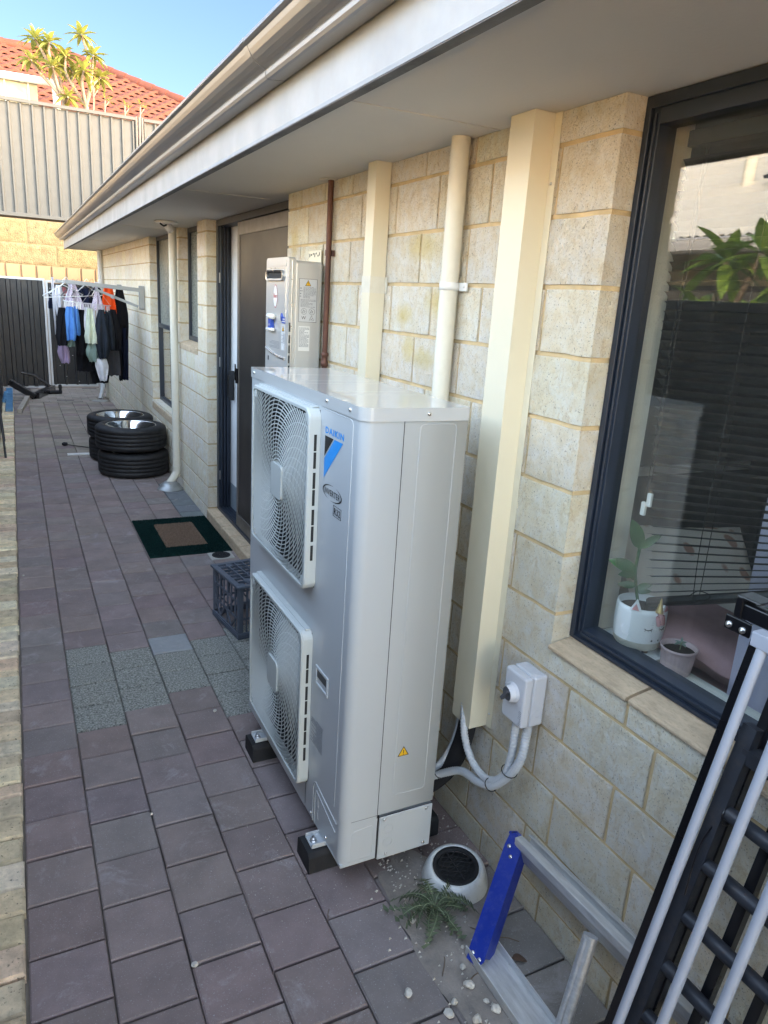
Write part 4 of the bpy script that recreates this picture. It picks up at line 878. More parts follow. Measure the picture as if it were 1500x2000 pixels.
# retaining wall, courses of big limestone blocks
t = thing('retaining_wall', 'rough yellow limestone block retaining wall below the pale grey fence', 'wall', (1, 14.6, 0))
m = MB(); z = -.03; ci = 0
for z1 in (.4, .8, 1.2, 1.6, 1.985, 2.33, 2.72):
    x = -6 + (.45 if ci % 2 else 0)
    while x < 10:
        tone = vary((.215, .175, .095), .06)
        if x > -1.2 and x < 2.6 and z1 > 1.5:
            def f(u, v, x=x, z=z, z1=z1):
                X, Z = x + .006 + (.888) * u, z + .004 + (z1 - z - .008) * v; e = min(min(u, 1 - u) * .888, min(v, 1 - v) * (z1 - z)); k = min(1, e / .02)
                return (X, 14.60 + (1 - k) * .012 - k * (noise.noise(Vector((X * 9, Z * 9, 2))) * .012 + noise.noise(Vector((X * 30, Z * 30, 4))) * .008), Z)
            m.grid(28, 12, f, tone)
        else: m.box(x + .006, x + .894, 14.60, 14.9, z + .004, z1 - .004, tone=tone)
        x += .90
    z = z1; ci += 1
m.build('stone_blocks', LIME, t, recalc=False)
MB().box(-6, 10, 14.615, 14.9, -.03, 2.72).build('stone_mortar', M('pale_wall_mortar', (.20, .16, .09), .95), t)
bank = MB().box(-6, 10, 14.9, 60, -.03, 2.80).build('upper_garden', GROUND); struct(bank)
# upper pale fence
t = thing('upper_fence', 'pale grey ribbed sheet fence standing on top of the limestone wall', 'fence', (1, 14.75, 2.75))
m = MB(); corrug(m, -5.02, 2.16, 14.72, 2.80, 4.53, .178, -.035, .022); m.build('sheet', FENCEG, t, solid=.002)
m = MB(); corrug(m, 2.30, 9.0, 14.72, 2.80, 4.53, .178, -.035, .022); m.build('sheet', FENCEG, t, solid=.002)
for a in ((-5, 2.16), (2.30, 9)):
    MB().box(a[0], a[1], 14.655, 14.70, 4.53, 4.585).build('top_rail', FENCEG, t, bev=.006); MB().box(a[0], a[1], 14.66, 14.70, 2.76, 2.82).build('bottom_rail', FENCEG, t, bev=.004)
for x in (2.175, 2.225, 2.275): MB().box(x - .018, x + .018, 14.66, 14.72, 2.76, 4.60).build('post', FENCEG, t, bev=.008)
# ================================================================== RED ROOFED HOUSE AND FRANGIPANI
t = thing('brick_house', 'house with a hipped terracotta tile roof rising behind the pale grey fence', 'house', (0, 20, 2.8))
SL = .562; ye, ze, yr = 16.2, 4.50, 20.0; zr = ze + SL * (yr - ye)
m = MB(); rows = 20; L = math.hypot(yr - ye, zr - ze) / rows; xh = 1.55   # ridge end; the hip falls from here to the right
xe = 6.9
for k in range(rows):
    f0, f1 = k / rows, (k + 1) / rows; ya, yb = ye + (yr - ye) * f0, ye + (yr - ye) * f1; za, zb = ze + (zr - ze) * f0, ze + (zr - ze) * f1
    xr = xe - (xe - xh) * (f0 + .5 / rows); nseg = int((xr + 9) / .3 * 8); pts = []
    for i in range(nseg + 1):
        x = -9 + i * .3 / 8; ph = (x / .3 + (.5 if k % 2 else 0)) % 1.0
        h = .030 * max(0, math.sin(ph * 2 * math.pi)) ** .8 - .014 * max(0, -math.sin(ph * 2 * math.pi)); pts.append((x, h))
    vs = [(x, ya - .015, za + h + .050) for x, h in pts] + [(x, yb, zb + h + .012) for x, h in pts] + [(x, ya - .015, za + h - .005) for x, h in pts]; n = len(pts); tone = (1, 1, 1)
    m.add(vs, [(i, i + 1, n + i + 1, n + i) for i in range(n - 1)] + [(2 * n + i, 2 * n + i + 1, i + 1, i) for i in range(n - 1)], tone)
m.build('tiled_roof', REDT, t, recalc=False)
m = MB(); m.add([(-9, yr, zr), (xh, yr, zr), (xe, 23.8, ze), (-9, 23.8, ze), (xe, ye, ze)], [(0, 1, 2, 3), (1, 4, 2)]); m.build('roof_back', REDT, t)
def caps(p, q, nm):
    p, q = Vector(p), Vector(q); D = (q - p); nn_ = int(D.length / .33)
    m = MB()
    for i in range(nn_):
        a, b = p + D * (i / nn_), p + D * ((i + 1.12) / nn_); m.tube([a, b], [.105, .120], 12)
    m.build(nm, REDT, t)
caps((-9, yr, zr + .02), (xh, yr, zr + .02), 'ridge_caps'); caps((xh, yr, zr + .02), (xe, ye, ze + .03), 'hip_caps')
MB().box(-9, 6.4, 16.6, 23.4, 2.8, 4.48).build('wall', CREAMW, t)
t = thing('patio_cover', 'cream patio side panel under a fat white pipe above the grey fence', 'patio', (-1, 15.6, 2.8))
MB().box(-5, .655, 15.55, 15.62, 2.8, 5.03).build('panel', M('pale_cream_panel', (.33, .32, .22), .6), t)
for x in (-.6, .13, .50): MB().box(x, x + .02, 15.53, 15.552, 2.8, 5.03).build('batten', WHITEP, t)
MB().tube([(-5, 15.48, 5.05)] + catmull([(-1, 15.48, 5.05), (.75, 15.48, 5.075), (.90, 15.48, 5.06), (.95, 15.48, 4.95), (.95, 15.48, 4.4)], 8), .062, 20).build('fat_pipe', WHITEP, t)
MB().tube([(.38, 15.48, 5.068), (.44, 15.48, 5.07)], .067, 20).build('pipe_sleeve', WHITEP, t)
def leaf(mb, base, dirv, L, W, droop, up=Vector((0, 0, 1)), fold=.25, n=7):
    d = Vector(dirv).normalized(); s_ = d.cross(up)
    if s_.length < .05: s_ = Vector((1, 0, 0))
    s_.normalize(); nrm = s_.cross(d).normalized(); vs = []
    for i in range(n + 1):
        t_ = i / n; wv = W * (math.sin(math.pi * min(1, t_ ** .8)) ** .75 if 0 < t_ < 1 else .02) * (1.0 - .15 * t_)
        c = Vector(base) + d * (L * t_) + nrm * (.0) - Vector((0, 0, 1)) * (droop * L * t_ * t_)
        vs += [c - s_ * wv * .5 + nrm * wv * fold, c, c + s_ * wv * .5 + nrm * wv * fold]
    mb.add(vs, [(3 * i + q, 3 * i + q + 1, 3 * i + 3 + q + 1, 3 * i + 3 + q) for i in range(n) for q in (0, 1)], smooth=True)
def rosette(mb, c, n, L, W, rg, ax=Vector((0, 0, 1)), lo=-25, hi=70):
    a0 = ax.orthogonal().normalized(); b0 = ax.cross(a0)
    for i in range(n):
        a = i * 2.39996 + rg.uniform(-.3, .3); el = R_(lo + (hi - lo) * (i / n) + rg.uniform(-10, 10))
        d = (a0 * math.cos(a) + b0 * math.sin(a)) * math.cos(el) + ax * math.sin(el); l = L * rg.uniform(.75, 1.12)
        leaf(mb, Vector(c) + d * .02, d, l, W * rg.uniform(.8, 1.15), rg.uniform(.15, .45), fold=rg.uniform(.1, .3))
import itertools
def ray(px, py):
    v = camo.matrix_world.to_3x3() @ Vector((px - 750, -(py - 1000), -1407.6)); return v
def aty(px, py, y):
    d = ray(px, py); k = y / d.y; return Vector((d.x * k, y, 1.74 + d.z * k))
t = thing('frangipani', 'frangipani tree with long yellow-green leaves against the sky above the grey fence', 'tree', (1.40, 15.25, 2.8))
rg = random.Random(11); lf = MB(); bk_ = MB(); fork = aty(168, 208, 15.25); base = Vector((fork.x + .02, 15.25, 2.8))
bk_.tube([base, (fork.x + .02, 15.25, 3.8), fork], [.07, .06, .045], 10)
base2 = Vector((aty(126, 200, 15.2).x, 15.2, 2.8)); f2 = aty(126, 202, 15.2); bk_.tube([base2, f2], [.06, .045], 10)
cl_ = [((159, 69), 15.25, fork, [(178, 152), (170, 105)]), ((182, 109), 15.1, fork, [(178, 150)]), ((196, 152), 15.35, fork, [(180, 168)]), ((163, 139), 15.0, fork, [(160, 165)]),
       ((128, 110), 15.3, fork, [(140, 165), (128, 140)]), ((142, 141), 15.5, fork, [(144, 170)]), ((96, 83), 15.2, f2, [(112, 165), (97, 110)]), ((68, 76), 15.4, f2, [(108, 155), (85, 105)]),
       ((60, 117), 15.1, f2, [(105, 172), (80, 145)]), ((103, 130), 15.0, f2, [(112, 165)]), ((133, 190), 15.0, f2, [(129, 198)]), ((117, 125), 15.6, f2, [(118, 160)]), ((85, 100), 15.6, f2, [(100, 140)])]
for (tip, y, rt, mids) in cl_:
    T = aty(*tip, y); pts = [rt] + [aty(*m_, (y + 15.2) / 2) for m_ in mids] + [T]; P_ = catmull(pts, 6); n = len(P_)
    bk_.tube(P_, [.032 - .014 * i / n for i in range(n)], 8); rosette(lf, T, 20, .27, .092, rg, lo=-35, hi=75)
bk_.build('trunk', BARK, t); lf.build('crown', LEAFF, t, recalc=False)
for i, (px, py, nm) in enumerate(((183, 170, 0), (205, 192, 1), (244, 206, 2), (274, 206, 3))):
    b = aty(px, py + 60, 15.1); m = MB(); T = aty(px, py, 15.1); m.tube([b, T], .012, 6); s_ = aty(px + 8, py + 6, 15.1); m.tube([b + (T - b) * .7, s_], .009, 6)
    r_ = thing('frangipani_shoot', ['bare forked twig beside the frangipani trunk above the fence', 'twig with small yellow leaves halfway along the fence top', 'yellow shoot near the fence post on its left', 'little yellow shoot directly right of the fence post group'][i], 'plant', (b.x, b.y, 2.8))
    m.build('stem', BARK, r_); l = MB(); rosette(l, T, 5, .14, .035, rg, lo=10, hi=70); rosette(l, s_, 4, .12, .03, rg, lo=10, hi=70); l.build('leaves', LEAFF, r_, recalc=False)
# ================================================================== NEIGHBOUR ON THE LEFT (seen mirrored in the window)
t = thing('neighbour_house', 'house with an off-white corrugated roof beyond the left fence, mirrored in the near window', 'house', (-5, 3, 0))
m = MB(); pts = []; y = -9.0
n_ = int(22 / .076)
for i in range(n_ * 4 + 1): pts.append((y + i * .019, .009 * math.sin(i * math.pi / 2)))
n = len(pts); m.add([(-1.98, a, 2.37 + h) for a, h in pts] + [(-8.0, a, 4.80 + h) for a, h in pts], [(i, i + 1, n + i + 1, n + i) for i in range(n - 1)], smooth=True); m.build('roof', ROOFW, t, recalc=False)
m = MB(); m.quad((-8, -9, 4.8), (-14, -9, 2.37), (-14, 13, 2.37), (-8, 13, 4.8)); m.build('roof_far_side', ROOFW, t)
m = MB(); m.prism([(-2.08, 2.25), (-1.99, 2.25), (-1.965, 2.27), (-1.96, 2.35), (-1.975, 2.362), (-2.08, 2.362)], lambda u, v, w_: (u, w_, v), -9, 13); m.build('gutter', GATEF, t)
MB().box(-2.5, -2.08, -9, 13, 2.24, 2.26).build('soffit', CREAMW, t)
MB().box(-2.6, -2.5, -9, 13, 2.04, 2.24).build('upper_wall', CREAMW, t); MB().box(-2.6, -2.5, -9, 3.3, -.03, 2.04).build('wall', CREAMW, t); MB().box(-2.6, -2.5, 7.2, 13, -.03, 2.04).build('wall', CREAMW, t); MB().box(-2.62, -2.52, 3.3, 7.2, -.03, 2.04).build('dark_doors', INTD, t)
for y in (5.9,): MB().tube([(-2.04, y, 0), (-2.04, y, 2.25)], .04, 12).build('downpipe', BRONZE, t)
MB().tube([(-3.6, 5.2, 3.0), (-3.6, 5.2, 3.33)], .06, 20).build('flue', ROOFW, t)
fp = MB(); Mx = Matrix.Translation((-3.75, 4.55, 3.17)) @ Matrix.Rotation(R_(-22), 4, 'Y').inverted(); fp.box(-.35, .35, -.5, .35, -.015, .015, M4=Mx); fp.build('roof_panel', NAVY, t)
t = thing('frangipani', 'broad leaved frangipani growing over the left fence, mirrored in the near window', 'tree', (-.85, 3.0, 0))
rg = random.Random(5); lf = MB(); bk_ = MB(); bs_ = Vector((-.95, 3.1, 0)); bk_.tube([bs_, (-.92, 3.1, .9), (-.9, 3.05, 1.3)], [.07, .06, .05], 10)
for c, n, L in (((-.80, 2.95, 2.07), 13, .27), ((-.78, 2.72, 2.10), 10, .26), ((-.85, 2.55, 1.98), 12, .27), ((-.75, 3.05, 1.80), 12, .24), ((-.70, 3.35, 1.77), 9, .22), ((-.8, 2.75, 1.78), 12, .24), ((-1.0, 2.3, 2.0), 12, .27), ((-.9, 2.0, 1.9), 12, .27), ((-1.0, 3.7, 1.7), 10, .25)):
    c = Vector(c); bk_.tube(catmull([(-.9, 3.05, 1.3), ((-.9 + c.x) / 2, (3.05 + c.y) / 2 + .05, (1.25 + c.z) / 2), c], 5), .017, 8); rosette(lf, c, n + 3, L * 1.02, .085, rg, lo=-45, hi=60)
bk_.tube(catmull([(-.9, 3.05, 1.3), (-.8, 3.4, 1.8), (-.78, 3.50, 2.30)], 5), .013, 8)
leaf(lf, (-.78, 3.50, 2.32), (.1, -.7, .35), .13, .04, .4); leaf(lf, (-.78, 3.50, 2.32), (.0, .2, 1), .06, .02, 0)
bk_.build('trunk', BARK, t); lf.build('crown', LEAFR, t, recalc=False)
# ================================================================== BEHIND THE WINDOW
t = thing('venetian_blind', 'black venetian blind with its bottom rail hanging crooked behind the near window', 'blind', (1.46, .6, 2.15))
ztop = 2.12; N = 47; ya_, yb_ = 1.262, .30
def zrail(y): return 1.022 + (ya_ - y) * .455
MB().box(1.435, 1.475, yb_, 1.36, 2.13, 2.165).build('head_rail', SLAT, t, bev=.002)
m_all = []
for i in range(N):
    tt = (i + 1) / (N + 1.0); m = MB(); tl = R_(52 - 44 * tt ** 1.3 + rnd.uniform(-3, 3)); yl = 1.376 - .118 * tt ** 2 + rnd.uniform(-.003, .003)
    def zc(y, tt=tt): return ztop - (ztop - 1.022) * tt + (ya_ - y) * .455 * tt ** 3.2
    def f(u, v, tl=tl, yl=yl, zc=zc):
        y = yl + (yb_ - yl) * u; q = (v - .5) * .027; h = .0022 * (1 - (2 * v - 1) ** 2)
        return (1.456 - q * math.cos(tl) - h * math.sin(tl) * 0, y, zc(y) + q * math.sin(tl) + h)
    m.grid(8, 4, f); m.build('slat', SLAT, t, recalc=False)
m = MB(); m.tube([(1.456, 1.255, 1.020), (1.456, .30, zrail(.30))], .009, 8, square=True); m.build('bottom_rail', SLAT, t)
for y in (1.12, .75):
    m = MB(); m.tube(catmull([(1.442, y, 2.12), (1.443, y, 1.6), (1.441, y + .003, 1.25), (1.444, y - .004, zrail(y) - .01)], 5), .0009, 5); m.build('ladder_cord', CORD, t)
    m = MB(); m.tube(catmull([(1.470, y, 2.12), (1.470, y + .002, 1.6), (1.470, y, zrail(y))], 5), .0009, 5); m.build('ladder_cord', CORD, t)
m = MB(); m.tube(catmull([(1.446, 1.12, zrail(1.12) + .01), (1.438, 1.10, zrail(1.1) - .012), (1.443, 1.07, zrail(1.07) + .004), (1.437, 1.10, zrail(1.1) + .02), (1.442, 1.13, zrail(1.1) - .008)], 6), .0012, 5); m.build('tangled_cord', CORD, t)
m = MB(); m.tube(catmull([(1.43, 1.30, 2.12), (1.428, 1.302, 1.7), (1.427, 1.30, 1.30)], 5), .0011, 5); m.tube(catmull([(1.428, 1.288, 2.12), (1.426, 1.289, 1.7), (1.426, 1.288, 1.34)], 5), .0011, 5); m.build('pull_cord', CORD, t)
for y, z in ((1.30, 1.268), (1.285, 1.295)): MB().box(1.422, 1.431, y - .007, y + .007, z - .018, z + .018).build('cord_tassel', WHITEP, t, bev=.002)
m = MB()
def f(u, v):
    y = .925 + .10 * v - 1.0 * u; x = 1.50 + .02 * math.sin(u * 60 + v * 2) * (.5 + .5 * v) + .01 * math.sin(u * 23)
    return (x, y + (.10 * (1 - v) if u == 0 else 0), 2.12 - 1.95 * v)
m.grid(140, 20, f); tag(m.build('curtain', CURT), 'sheer lilac voile curtain hanging inside the near window behind the blind', 'curtain')
t = thing('bed', 'bed with a dusty pink cover below the near window inside the room', 'bed', (2.0, 1.0, .1))
m = MB()
def f(u, v): 
    return (1.50 + .95 * u, -.9 + 2.35 * v, .80 + .05 * math.sin(u * 5) - .03 * (2 * u - 1) ** 4 + .02 * noise.noise(Vector((u * 9, v * 14, 0))))
m.grid(40, 60, f); m.build('pink_cover', PINKC, t, solid=.02); MB().box(1.52, 2.40, -.9, 1.42, .10, .76).build('bed_base', INTD, t, bev=.02)
def cushion(nm, c, sx, sy, h, rot, mat, lab):
    m = MB(); Mx = Matrix.Translation(c) @ rot
    for sgn in (1, -1):
        def f(u, v, sgn=sgn):
            a, b = 2 * u - 1, 2 * v - 1; k = (max(0, (1 - a ** 4)) * max(0, (1 - b ** 4))) ** .45
            return Mx @ Vector((a * sx * (1 - .06 * (1 - abs(b))), b * sy * (1 - .06 * (1 - abs(a))), sgn * h * k + .008 * noise.noise(Vector((a * 3, b * 3, sgn)))))
        m.grid(20, 20, f)
    tag(m.build(nm, mat), lab, 'cushion'); return Mx
cushion('cushion', (1.68, 1.18, .90), .19, .19, .05, Matrix.Rotation(R_(28), 4, 'Z') @ Matrix.Rotation(R_(14), 4, 'X'), PINKC, 'dusty pink pillow lying on the bed behind the pink pot')
m_, t_, b_ = base_mat('leaf_print_cloth'); wv = t_.nodes.new('ShaderNodeTexVoronoi'); wv.inputs['Scale'].default_value = 9; lk(t_, coords(t_, (1.6, 1, 1)), wv.inputs[0])
lk(t_, ramp(t_, wv.outputs[0], [(.22, (.36, .22, .17)), (.28, (.58, .53, .47))]), b_.inputs['Base Color']); b_.inputs['Roughness'].default_value = .95
cushion('cushion', (1.80, 1.42, 1.00), .22, .17, .045, Matrix.Rotation(R_(-20), 4, 'Z') @ Matrix.Rotation(R_(42), 4, 'X'), m_, 'cream cushion with a rust leaf print leaning inside the room')
# pots
t = thing('plant_pot', 'white animal face pot with gold horn and tall dark leaved plant on the window board', 'potted plant', (1.440, 1.285, .884))
MB().lathe([(.0001, .888), (.06, .888), (.090, .894), (.093, .898), (.089, .897), (.06, .892), (.0001, .892)], (1.438, 1.262, 0), (0, 0, 1), 40).build('saucer', POTW, t)
pc_ = Vector((1.440, 1.262, 0)); prof = [(.054, .903), (.060, .912), (.064, .93), (.066, .97), (.0655, 1.005), (.064, 1.020)]
m = MB(); m.lathe([(.0001, .903)] + prof[:3], pc_, (0, 0, 1), 48); m.build('clay_base', POTB, t)
m = MB(); m.lathe([(.0643, .928)] + prof[3:] + [(.060, 1.020), (.060, .99)], pc_, (0, 0, 1), 48); m.build('pot_body', POTW, t)
for a in (20, 140, 260): MB().lathe([(.008, .893), (.011, .905)], (pc_.x + .04 * math.cos(R_(a)), pc_.y + .04 * math.sin(R_(a)), 0), (0, 0, 1), 10, cap=True).build('pot_foot', DARK, t)
MB().lathe([(.0001, 1.003), (.03, 1.006), (.0605, 1.000)], pc_, (0, 0, 1), 32).build('soil', SOILM, t)
def onpot(a, z, d=0):  # a degrees round the pot; 0 looks at the camera
    th = math.atan2(-pc_.y, -pc_.x) + R_(a); r = .0658 + d; return Vector((pc_.x + r * math.cos(th), pc_.y + r * math.sin(th), z))
for a in (-12, 62):
    m = MB(); m.add([onpot(a - 14, 1.015, .0), onpot(a + 14, 1.015, .0), onpot(a, 1.048, -.004)], [(0, 1, 2)]); m.build('ear', POTW, t, solid=.004)
    m = MB(); m.add([onpot(a - 8, 1.018, .003), onpot(a + 8, 1.018, .003), onpot(a, 1.036, .0015)], [(0, 1, 2)]); m.build('ear_lining', PINKE, t, solid=.001)
hb_ = onpot(38, 1.02, .005); m = MB(); m.lathe([(.010, 0), (.0095, .006), (.0075, .008), (.008, .014), (.0055, .016), (.006, .022), (.0035, .025), (.0035, .031), (.0005, .040)], hb_, (0, 0, 1), 16, cap=True); m.build('horn', GOLD, t)
for a, z, s_ in ((44, 1.006, 1), (50, .996, 1.1), (40, .994, .9)):
    p = [onpot(a - 2, z + .014, .003), onpot(a, z, .005), onpot(a + 4, z - .014, .003)]; MB().tube(catmull(p, 4), [.006 * s_] * 4 + [.006 * s_] * 4 + [.002], 8).build('forelock', PINKE, t)
for a in (22, 58):
    m = MB(); m.tube([onpot(a + k * 3, .972 - .004 * (1 - (k / 3) ** 2), .0012) for k in (-3, -2, -1, 0, 1, 2, 3)], .0011, 5)
    for k in (-2, 0, 2): m.tube([onpot(a + k * 3, .9685, .0012), onpot(a + k * 3.9, .9645, .0012)], .0007, 4)
    m.build('closed_eye', INK, t)
for a in (34, 52): MB().lathe([(.0001, .0015), (.0028, .0005)], onpot(a, .938), (onpot(a, .938, 1) - onpot(a, .938)), 8).build('nostril', INK, t)
for a0, z0 in ((-28, .955), (42, .982)):
    for k in range(14):
        q = k * 2 * math.pi / 14
        if k % 2 == 0: m = MB()
        m.tube([onpot(a0 + 9 * math.cos(q), z0 + .010 * math.sin(q), .0006), onpot(a0 + 15 * math.cos(q), z0 + .0165 * math.sin(q), .0006)], .0009, 4)
        if k % 2 == 1: m.build('raised_petal', POTW, t)
s0 = Vector((1.437, 1.270, 1.0)); sp_ = catmull([s0, (1.430, 1.282, 1.05), (1.424, 1.29, 1.10), (1.428, 1.292, 1.16)], 6)
MB().tube(sp_, .0042, 8).build('stem', LEAFI, t); l = MB(); lft = Vector((-.83, .55, 0)); rgt = -lft
for p, d, L_, W_ in ((sp_[-1], (lft * .35 + Vector((0, 0, 1))), .095, .042), (sp_[-1], (rgt * .75 + Vector((0, 0, .8))), .075, .024), (sp_[12], (lft * 1 + Vector((0, 0, .45))), .080, .036), (sp_[11], (lft * .6 + Vector((0, -.2, .05))), .05, .026), (sp_[7], (lft + Vector((0, 0, .12))), .05, .022), (sp_[9], (lft * .6 + Vector((0, 0, .7))), .035, .018), (sp_[6], (rgt + Vector((0, 0, .6))), .045, .02), (sp_[5], (rgt * .9 + Vector((0, 0, .25))), .04, .016)):
    leaf(l, p, d, L_, W_, .12, up=Vector((-.4, -.8, .4)), fold=.12)
l.build('leaves', LEAFI, t, recalc=False)
t = thing('plant_pot', 'small ribbed blush pink pot with a seedling standing nearer on the window board', 'potted plant', (1.435, 1.125, .884))
m = MB(); c = Vector((1.436, 1.122, 0)); seg = 96
def pr_(z, r, amp): return [(c.x + (r + amp * math.cos(k * 24 * 2 * math.pi / seg)) * math.cos(2 * math.pi * k / seg), c.y + (r + amp * math.cos(k * 24 * 2 * math.pi / seg)) * math.sin(2 * math.pi * k / seg), z) for k in range(seg)]
ringz = [pr_(.8845, .030, 0), pr_(.888, .034, .0), pr_(.895, .036, .0010), pr_(.940, .0405, .0012), pr_(.948, .0415, 0), pr_(.952, .0445, 0), pr_(.958, .045, 0), pr_(.958, .0415, 0), pr_(.935, .039, 0)]
m.add([v for r_ in ringz for v in r_], [(i * seg + k, i * seg + (k + 1) % seg, (i + 1) * seg + (k + 1) % seg, (i + 1) * seg + k) for i in range(len(ringz) - 1) for k in range(seg)], smooth=True); m.build('ribbed_pot', POTP, t)
MB().lathe([(.0001, .948), (.02, .949), (.040, .945)], c, (0, 0, 1), 24).build('soil', SOILM, t)
l = MB(); p0 = c + Vector((.004, 0, .947)); MB().tube([p0, p0 + Vector((.003, .002, .02))], .0015, 6).build('stem', STEMG, t)
for a in (0, 1.6, 3.0, 4.4): leaf(l, p0 + Vector((.002, .001, .014)), (math.cos(a), math.sin(a), .3), .022, .013, .2)
leaf(l, p0 + Vector((.003, .002, .02)), (.1, .1, 1), .014, .006, 0); l.build('leaves', M('sage_leaf', (.20, .27, .23), .6), t, recalc=False)
# ================================================================== GROUND OBJECTS
# doormat
t = thing('doormat', 'dark green doormat with a beige centre lying before the door step', 'doormat', (.98, 5.13, 0))
def pile(x0, x1, y0, y1, z, dens, hh, seed):
    m = MB(); r = random.Random(seed); nx, ny = int((x1 - x0) / dens), int((y1 - y0) / dens)
    m.box(x0, x1, y0, y1, .001, z)
    for i in range(nx):
        for j in range(ny):
            x, y = x0 + (i + r.random()) * dens, y0 + (j + r.random()) * dens; a = r.uniform(0, 3.14); w_ = dens * .55; h = hh * r.uniform(.6, 1.3); dx, dy = w_ * math.cos(a), w_ * math.sin(a); lx, ly = r.uniform(-.003, .003), r.uniform(-.003, .003)
            m.add([(x - dx, y - dy, z), (x + dx, y + dy, z), (x + dx * .5 + lx, y + dy * .5 + ly, z + h), (x - dx * .5 + lx, y - dy * .5 + ly, z + h)], [(0, 1, 2, 3)])
    return m
rot_m = None
mg = MB()
for a in ((.700, 1.258, 4.712, 4.885), (.700, 1.258, 5.417, 5.562), (.700, .837, 4.885, 5.417), (1.124, 1.258, 4.885, 5.417)):
    q = pile(*a, .008, .0065, .006, 4); mg.add(q.v, q.f)
mg.build('green_border', MATG, t, recalc=False); pile(.8375, 1.1235, 4.8855, 5.4165, .009, .006, .007, 6).build('beige_centre', MATB, t, recalc=False)
# floor drain by the mat
t = thing('floor_drain', 'small square floor drain with a round dark grate at the mat corner', 'drain', (1.16, 4.64, 0))
MB().box(1.078, 1.238, 4.565, 4.705, -.02, .006).build('drain_frame', M('drain_frame_cream', (.42, .40, .36), .6), t, bev=.003)
m = MB(); m.lathe([(.062, .0065), (.062, .010), (.054, .010), (.054, .0065)], (1.158, 4.635, 0), (0, 0, 1), 28)
for k in range(-4, 5):
    h = math.sqrt(max(0, .056 ** 2 - (k * .012) ** 2)); m.box(1.158 + k * .012 - .002, 1.158 + k * .012 + .002, 4.635 - h, 4.635 + h, .0065, .0095); m.box(1.158 - h, 1.158 + h, 4.635 + k * .012 - .002, 4.635 + k * .012 + .002, .0063, .0092)
m.build('grate', RUBBER, t)
# milk crate, upside down
t = thing('milk_crate', 'upturned blue-grey plastic milk crate between the doormat and the air conditioner', 'crate', (.929, 3.36, 0)); t.rotation_euler = (0, 0, 0)
CM = Matrix.Translation((.929, 3.36, 0)) @ Matrix.Rotation(R_(8), 4, 'Z'); W_, D_2, H_ = .32, .36, .30
def cb(m, x0, x1, y0, y1, z0, z1): m.box(x0, x1, y0, y1, z0, z1, M4=CM)
m = MB(); cb(m, 0, W_, 0, .012, 0, .035); cb(m, 0, W_, D_2 - .012, D_2, 0, .035); cb(m, 0, .012, .012, D_2 - .012, 0, .035); cb(m, W_ - .012, W_, .012, D_2 - .012, 0, .035)
for z in (.012, .024):
    cb(m, -.004, W_ + .004, -.004, 0, z - .002, z + .002); cb(m, -.004, 0, 0, D_2, z - .002, z + .002)
m.build('bottom_rim', CRATE, t, bev=.002)
m = MB()
for (x, y) in ((0, 0), (W_ - .03, 0), (0, D_2 - .03), (W_ - .03, D_2 - .03)): cb(m, x + .002, x + .03, y + .002, y + .03, .035, .285)
m.build('corner_post', CRATE, t, bev=.006)
for side in range(4):
    m = MB()
    def bar(a0, a1, z0, z1):
        L_ = (W_, D_2)[side % 2]
        if side == 0: cb(m, a0 * L_, a1 * L_, .004, .009, z0, z1)
        elif side == 2: cb(m, a0 * L_, a1 * L_, D_2 - .009, D_2 - .004, z0, z1)
        elif side == 1: cb(m, .004, .009, a0 * L_, a1 * L_, z0, z1)
        else: cb(m, W_ - .009, W_ - .004, a0 * L_, a1 * L_, z0, z1)
    for a in (.14, .28, .42, .56, .70, .83): bar(a, a + .035, .112, .285)
    for a in (.14, .45, .80): bar(a, a + .02, .035, .112)
    for z in (.105, .20): bar(.08, .92, z, z + .012)
    m.build('side_grid', CRATE, t)
    for (a, b, c_, d_) in (((.10, .12), (.30, .04), 0, 0), ((.50, .12), (.32, .04), 0, 0), ((.52, .12), (.70, .04), 0, 0), ((.90, .12), (.72, .04), 0, 0)):
        L_ = (W_, D_2)[side % 2]; P_ = []
        for (q, z) in (a, b):
            v = {0: (q * L_, .006, z), 1: (.006, q * L_, z), 2: (q * L_, D_2 - .006, z), 3: (W_ - .006, q * L_, z)}[side]; P_.append(CM @ Vector(v))
        MB().tube(P_, .004, 4, square=True).build('brace', CRATE, t)
m = MB(); cb(m, -.008, W_ + .008, -.008, .022, .285, .300); cb(m, -.008, W_ + .008, D_2 - .022, D_2 + .008, .285, .300); cb(m, -.008, .022, .022, D_2 - .022, .285, .300); cb(m, W_ - .022, W_ + .008, .022, D_2 - .022, .285, .300)
m.build('top_rim', CRATE, t, bev=.003)
m = MB()
for k in range(1, 6): cb(m, .022 + (W_ - .044) * k / 6 - .003, .022 + (W_ - .044) * k / 6 + .003, .022, D_2 - .022, .290, .303)
for k in range(1, 7): cb(m, .022, W_ - .022, .022 + (D_2 - .044) * k / 7 - .003, .022 + (D_2 - .044) * k / 7 + .003, .289, .302)
for i in range(6):
    for j in range(7):
        if (i * 3 + j * 5) % 7 < 4: cb(m, .022 + (W_ - .044) * i / 6, .022 + (W_ - .044) * (i + .62) / 6, .022 + (D_2 - .044) * (j + .12) / 7, .022 + (D_2 - .044) * (j + .88) / 7, .2885, .2915)
m.build('base_grid', CRATE, t)
for (x, y) in ((.075, .06), (W_ - .075, D_2 - .06), (.075, D_2 - .06), (W_ - .075, .06)): MB().lathe([(.019, .293), (.021, .305), (.017, .305), (.0001, .300)], CM @ Vector((x, y, 0)), (0, 0, 1), 18).build('stud', CRATE, t)
